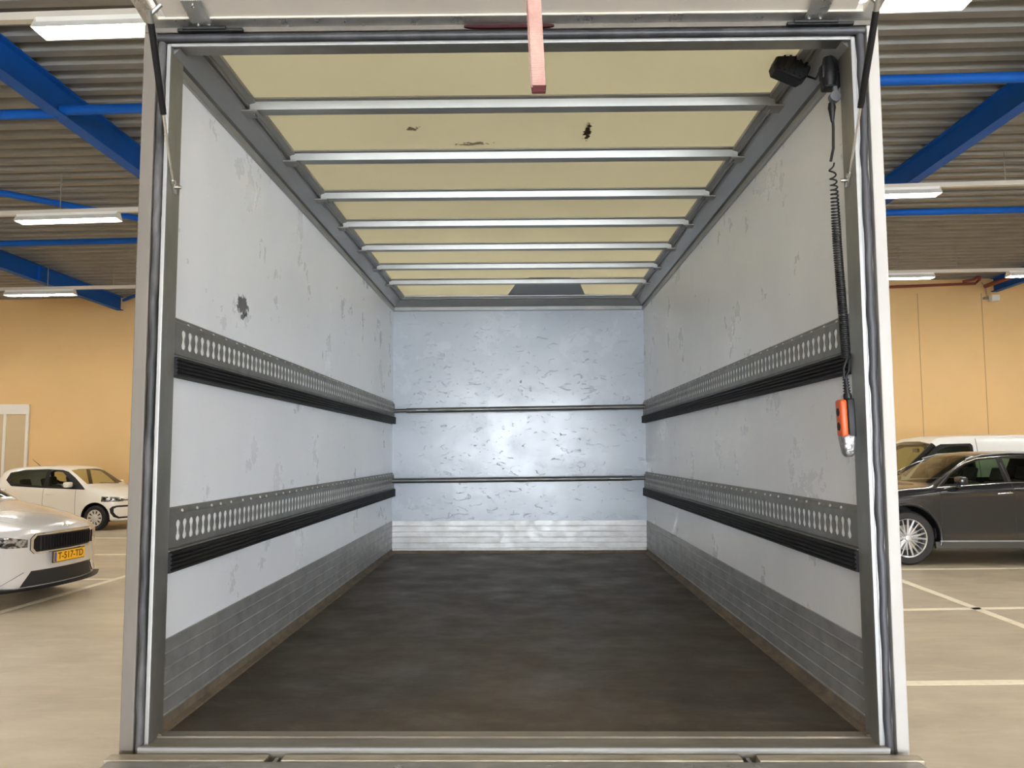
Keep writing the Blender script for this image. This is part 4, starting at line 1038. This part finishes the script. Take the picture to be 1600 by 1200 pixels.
# ---- small white hatchback, facing right
def car_hatch():
    W = .82; B = section; sc = .94; ang = math.radians(10)
    wp = at(150, 829, Z=0)
    fwd = Vector((math.cos(ang), -math.sin(ang), 0)); lat = Vector((math.sin(ang), math.cos(ang), 0))   # lat points away from the camera
    front = wp+fwd*.58*sc+lat*(W-.09)*sc
    root = place('hatchback', 'small white five-door hatchback parked by the ochre wall on the left', front, PI-ang, sc)
    st = [(0, B(.66, .22, .42, .58, (.64, .67), (.58, .73), (.38, .77), .78)),
          (.1, B(.75, .19, .42, .63, (.72, .75), (.64, .815), (.4, .85), .86)),
          (.38, B(.805, .18, .44, .72, (.77, .86), (.68, .92), (.4, .955), .965)),
          (.72, B(.82, .18, .46, .78, (.79, .925), (.70, .985), (.4, 1.02), 1.03)),
          (.90, B(.82, .18, .47, .80, (.785, .94), (.69, 1.03), (.4, 1.075), 1.085)),
          (1.50, B(.82, .18, .47, .82, (.785, .96), (.62, 1.36), (.42, 1.42), 1.44)),
          (1.95, B(.82, .18, .47, .83, (.785, .97), (.62, 1.42), (.42, 1.475), 1.49)),
          (2.7, B(.82, .18, .47, .84, (.78, 1.0), (.61, 1.405), (.42, 1.46), 1.475)),
          (3.2, B(.81, .20, .47, .85, (.76, 1.02), (.60, 1.34), (.42, 1.39), 1.40)),
          (3.45, B(.78, .24, .47, .84, (.73, .98), (.62, 1.08), (.42, 1.12), 1.13)),
          (3.54, B(.72, .28, .47, .8, (.68, .88), (.60, .94), (.4, .97), .98))]
    bm = body_bm(st, .20, W)
    for wx in (.58, 3.0):
        f = cut(bm, circ(wx, .30, .345), 'xz', lambda c, n: abs(c.y) > .45); bmesh.ops.delete(bm, geom=f, context='FACES')
        arch(root, wx, .295, .35, W, .4)
        for s in (1, -1): wheel(root, wx, s*(W-.10), .288, .19, 'cover', .175)
    takeside(bm, [(1.22, 1.02), (1.40, 1.20), (1.58, 1.335), (1.88, 1.37), (1.88, 1.01)], 'front_door_glass', 'glass', root)
    takeside(bm, [(1.99, 1.01), (1.99, 1.375), (2.6, 1.36), (2.9, 1.30), (2.95, 1.16), (2.8, 1.07)], 'rear_door_glass', 'glass', root)
    takeside(bm, [(.86, .935), (1.22, 1.20), (1.45, 1.345), (1.60, 1.385), (2.0, 1.405), (2.6, 1.39), (3.0, 1.32), (3.05, 1.15), (2.85, 1.01), (1.9, .965)], 'window_trim', 'plastic', root)
    ws = [(-.63, 1.06), (.63, 1.06), (.55, 1.375), (.3, 1.40), (-.3, 1.40), (-.55, 1.375)]
    take(bm, cut(bm, ws, 'yz', lambda c, n: n.x < -.25 and .75 < c.x < 1.55), 'windscreen', 'glass', root)
    for pl in (band((1.08, .24), (1.10, .94), .008), band((1.96, .24), (1.95, .96), .008)):
        takeside(bm, pl, 'door_seam', 'gap', root)
    for s in (1, -1):
        take(bm, cut(bm, [(s*.50, .66), (s*.48, .71), (s*.62, .76), (s*.80, .78), (s*.80, .66)], 'yz', lambda c, n: n.x < -.10 and c.x < .42), 'headlight', 'headlight', root)
        MB().tube([(1.85, s*.815, .83), (1.80, s*.84, .835), (1.70, s*.84, .83), (1.66, s*.815, .825)], .010, 8).build('door_handle', 'paint_white', root, local=True, smooth=60)
        mirror(root, 1.22, s*.80, 1.0, 'paint_white', s)
    fr = lambda c, n: n.x < -.2 and c.x < .4
    take(bm, cut(bm, [(-.60, .31), (.60, .31), (.665, .35), (.70, .42), (.70, .50), (.66, .53), (-.66, .53), (-.70, .50), (-.70, .42), (-.665, .35)], 'yz', fr), 'bumper_panel', 'paint_white', root, .004)
    take(bm, cut(bm, [(-.62, .27), (.62, .27), (.70, .31), (.74, .40), (.75, .50), (.72, .55), (.66, .57), (-.66, .57), (-.72, .55), (-.75, .50), (-.74, .40), (-.70, .31)], 'yz', fr), 'bumper_surround', 'plastic', root)
    take(bm, cut(bm, [(-.50, .675), (.50, .675), (.50, .70), (-.50, .70)], 'yz', fr), 'front_grille_strip', 'plastic', root)
    g = MB(); g.bm.free(); g.bm = bm; g.build('body_shell', 'paint_white', root, smooth=40, local=True, fixn=False)
    tub(root, .90, 3.1, .72, .30, .94, 1.0); seats(root, (1.95,), (-.33, .33), 1.25, .55); seats(root, (2.7,), (-.33, .33), 1.18, .6)
    MB().tube([(2.75, 0, 1.47), (2.98, 0, 1.63)], [.008, .004], 6).build('roof_aerial', 'plastic', root, local=True)
    MB().tube([(.80, -.3, 1.05), (.86, .3, 1.08)], .008, 6).build('wiper_arm', 'plastic', root, local=True)
    MB().lathe([(0, -.008), (.045, -.006), (.05, 0)], (.012, 0, .73), 'X', 20).build('nose_badge', 'chrome', root, local=True)
car_hatch()

# ---- silver SUV, nose only in view
def car_silver():
    W = .94; B = section; ang = math.radians(6)
    c0 = at(106, 866, Z=.52)
    fwd = Vector((math.cos(ang), -math.sin(ang), 0))
    root = place('crossover', 'silver crossover with black grille and yellow plate at the left edge', Vector((c0.x, c0.y, 0))-fwd*.01, PI-ang)
    st = [(0, B(.80, .22, .45, .60, (.79, .68), (.76, .755), (.5, .80), .81)),
          (.10, B(.88, .20, .45, .66, (.86, .745), (.80, .82), (.5, .865), .875)),
          (.5, B(.93, .20, .47, .77, (.895, .87), (.82, .93), (.5, .975), .985)),
          (.98, B(.94, .21, .5, .85, (.91, .96), (.82, 1.02), (.5, 1.06), 1.07)),
          (1.22, B(.94, .22, .52, .88, (.91, 1.0), (.80, 1.07), (.5, 1.105), 1.115)),
          (1.38, B(.94, .22, .52, .90, (.905, 1.03), (.78, 1.16), (.5, 1.21), 1.22)),
          (2.12, B(.94, .22, .52, .92, (.90, 1.07), (.65, 1.52), (.44, 1.57), 1.59)),
          (2.7, B(.94, .22, .52, .93, (.90, 1.09), (.64, 1.565), (.44, 1.61), 1.62)),
          (3.7, B(.94, .22, .52, .93, (.89, 1.11), (.63, 1.53), (.43, 1.57), 1.585)),
          (4.3, B(.93, .24, .52, .93, (.86, 1.10), (.66, 1.36), (.44, 1.41), 1.43)),
          (4.55, B(.90, .28, .52, .9, (.82, 1.02), (.74, 1.08), (.5, 1.10), 1.11)),
          (4.65, B(.85, .32, .52, .85, (.78, .94), (.70, .98), (.5, 1.0), 1.01))]
    bm = body_bm(st, .30, W)
    for wx in (.88, 3.65):
        f = cut(bm, circ(wx, .375, .43), 'xz', lambda c, n: abs(c.y) > .5); bmesh.ops.delete(bm, geom=f, context='FACES')
        arch(root, wx, .37, .435, W)
        for s in (1, -1): wheel(root, wx, s*(W-.12), .365, .25, 'alloy', .23)
    takeside(bm, [(1.50, 1.10), (1.75, 1.28), (2.1, 1.47), (2.45, 1.51), (2.45, 1.12)], 'front_door_glass', 'glass_dark', root)
    takeside(bm, [(2.53, 1.12), (2.53, 1.515), (3.3, 1.50), (3.7, 1.42), (3.9, 1.25), (3.8, 1.15)], 'rear_door_glass', 'glass_dark', root)
    ws = [(-.72, 1.13), (.72, 1.13), (.58, 1.53), (.3, 1.56), (-.3, 1.56), (-.58, 1.53)]
    take(bm, cut(bm, ws, 'yz', lambda c, n: n.x < -.25 and 1.0 < c.x < 2.2), 'windscreen', 'glass', root)
    fr = lambda c, n: n.x < -.15 and c.x < .55
    gi = [(-.44, .60), (.44, .60), (.475, .64), (.475, .735), (.44, .775), (-.44, .775), (-.475, .735), (-.475, .64)]
    go = [(-.46, .58), (.46, .58), (.505, .625), (.505, .745), (.46, .792), (.05, .802), (-.05, .802), (-.46, .792), (-.505, .745), (-.505, .625)]
    gro = take(bm, cut(bm, gi, 'yz', fr), 'grille', 'plastic', root, .004)
    take(bm, cut(bm, go, 'yz', fr), 'grille_surround', 'chrome', root, .014)
    g = MB()
    for i in range(21):
        y = -.43+.043*i; g.box((-.022+.10*(abs(y)/W)**2.2, y-.004, .62), (-.004+.10*(abs(y)/W)**2.2, y+.004, .76), .001)
    g.build('grille_ribs', 'plastic', gro, local=True)
    for s in (1, -1):
        take(bm, cut(bm, [(s*.53, .655), (s*.53, .735), (s*.72, .775), (s*.92, .80), (s*.92, .70), (s*.72, .66)], 'yz', lambda c, n: n.x < -.08 and c.x < .75), 'headlight', 'headlight', root)
        MB().box((.06, min(s*.62, s*.80), .30), (.16, max(s*.62, s*.80), .35), .01).build('air_curtain', 'alu_bright', root, local=True) if False else None
        mirror(root, 1.72, s*.91, 1.10, 'paint_silver', s)
    take(bm, cut(bm, [(-.60, .24), (.60, .24), (.48, .40), (-.48, .40)], 'yz', fr), 'lower_intake', 'dark', root)
    take(bm, cut(bm, [(-.82, .26), (-.62, .26), (-.50, .385), (-.56, .395)], 'yz', fr), 'intake_wing', 'paint_silver', root, .012)
    take(bm, cut(bm, [(.82, .26), (.62, .26), (.50, .385), (.56, .395)], 'yz', fr), 'intake_wing', 'paint_silver', root, .012)
    g = MB(); g.bm.free(); g.bm = bm; g.build('body_shell', 'paint_silver', root, smooth=40, local=True, fixn=False)
    # splitter following the nose curve
    g = MB(); n = 16; up = []; dn = []
    for i in range(n+1):
        y = -.86+1.72*i/n; xo = -.07+.30*(abs(y)/W)**2.4; up.append((xo, y))
    A = [g.v((x, y, .235)) for x, y in up]; A2 = [g.v((x+.01, y, .205)) for x, y in up]; Bq = [g.v((.35, y, .235)) for x, y in up]; B2 = [g.v((.35, y, .205)) for x, y in up]
    for i in range(n):
        for P_, Q_ in ((A, A2), (A2, B2), (B2, Bq), (Bq, A)): g.bm.faces.new((P_[i], P_[i+1], Q_[i+1], Q_[i]))
    g.build('splitter', 'plastic', root, local=True)
    tub(root, 1.3, 3.9, .82, .35, 1.05, 1.08); seats(root, (2.4, 3.2), (-.36, .36), 1.40, .6)
    MB().lathe([(0, -.012), (.035, -.010), (.042, 0)], (.03, 0, .84), (-.9, 0, .6), 24).build('nose_badge', 'chrome', root, local=True, smooth=50)
    # hood creases
    for s in (1, -1):
        MB().tube([(.14, s*.42, .868), (.5, s*.56, .963), (1.0, s*.68, 1.038)], [.003, .006, .004], 6).build('bonnet_crease', 'paint_silver', root, local=True, smooth=60)
    # number plate
    pl = MB().box((-.024, -.26, .465), (-.012, .26, .575), .002).build('number_plate', 'yellow', root, local=True)
    MB().box((-.028, -.268, .457), (-.014, .268, .583), .003).build('plate_holder', 'dark', root, local=True)
    pl.location.x -= .010
    # blue band: seen from the front the plate's left end is +y here
    MB().box((-.0355, .22, .468), (-.034, .258, .572)).build('country_band', 'plate_blue', root, local=True)
    cu = bpy.data.curves.new('plate_letters', 'FONT'); cu.body = 'T-517-TD'; cu.size = .105; cu.align_x = 'CENTER'; cu.align_y = 'CENTER'; cu.extrude = .0005; cu.offset = .0012
    to = bpy.data.objects.new('plate_letters_tmp', cu); C.objects.link(to)
    bpy.context.view_layer.update()
    me = bpy.data.meshes.new_from_object(to.evaluated_get(bpy.context.evaluated_depsgraph_get()))
    bpy.data.objects.remove(to)
    xs = [v.co.x for v in me.vertices]; k = .43/(max(xs)-min(xs))
    me.materials.clear(); me.materials.append(MT['plate_text'])
    for v in me.vertices: v.co = Vector((-.0358-v.co.z, -v.co.x*k-.018, .52+v.co.y))
    o = bpy.data.objects.new('plate_letters', me); C.objects.link(o); o.parent = root
car_silver()
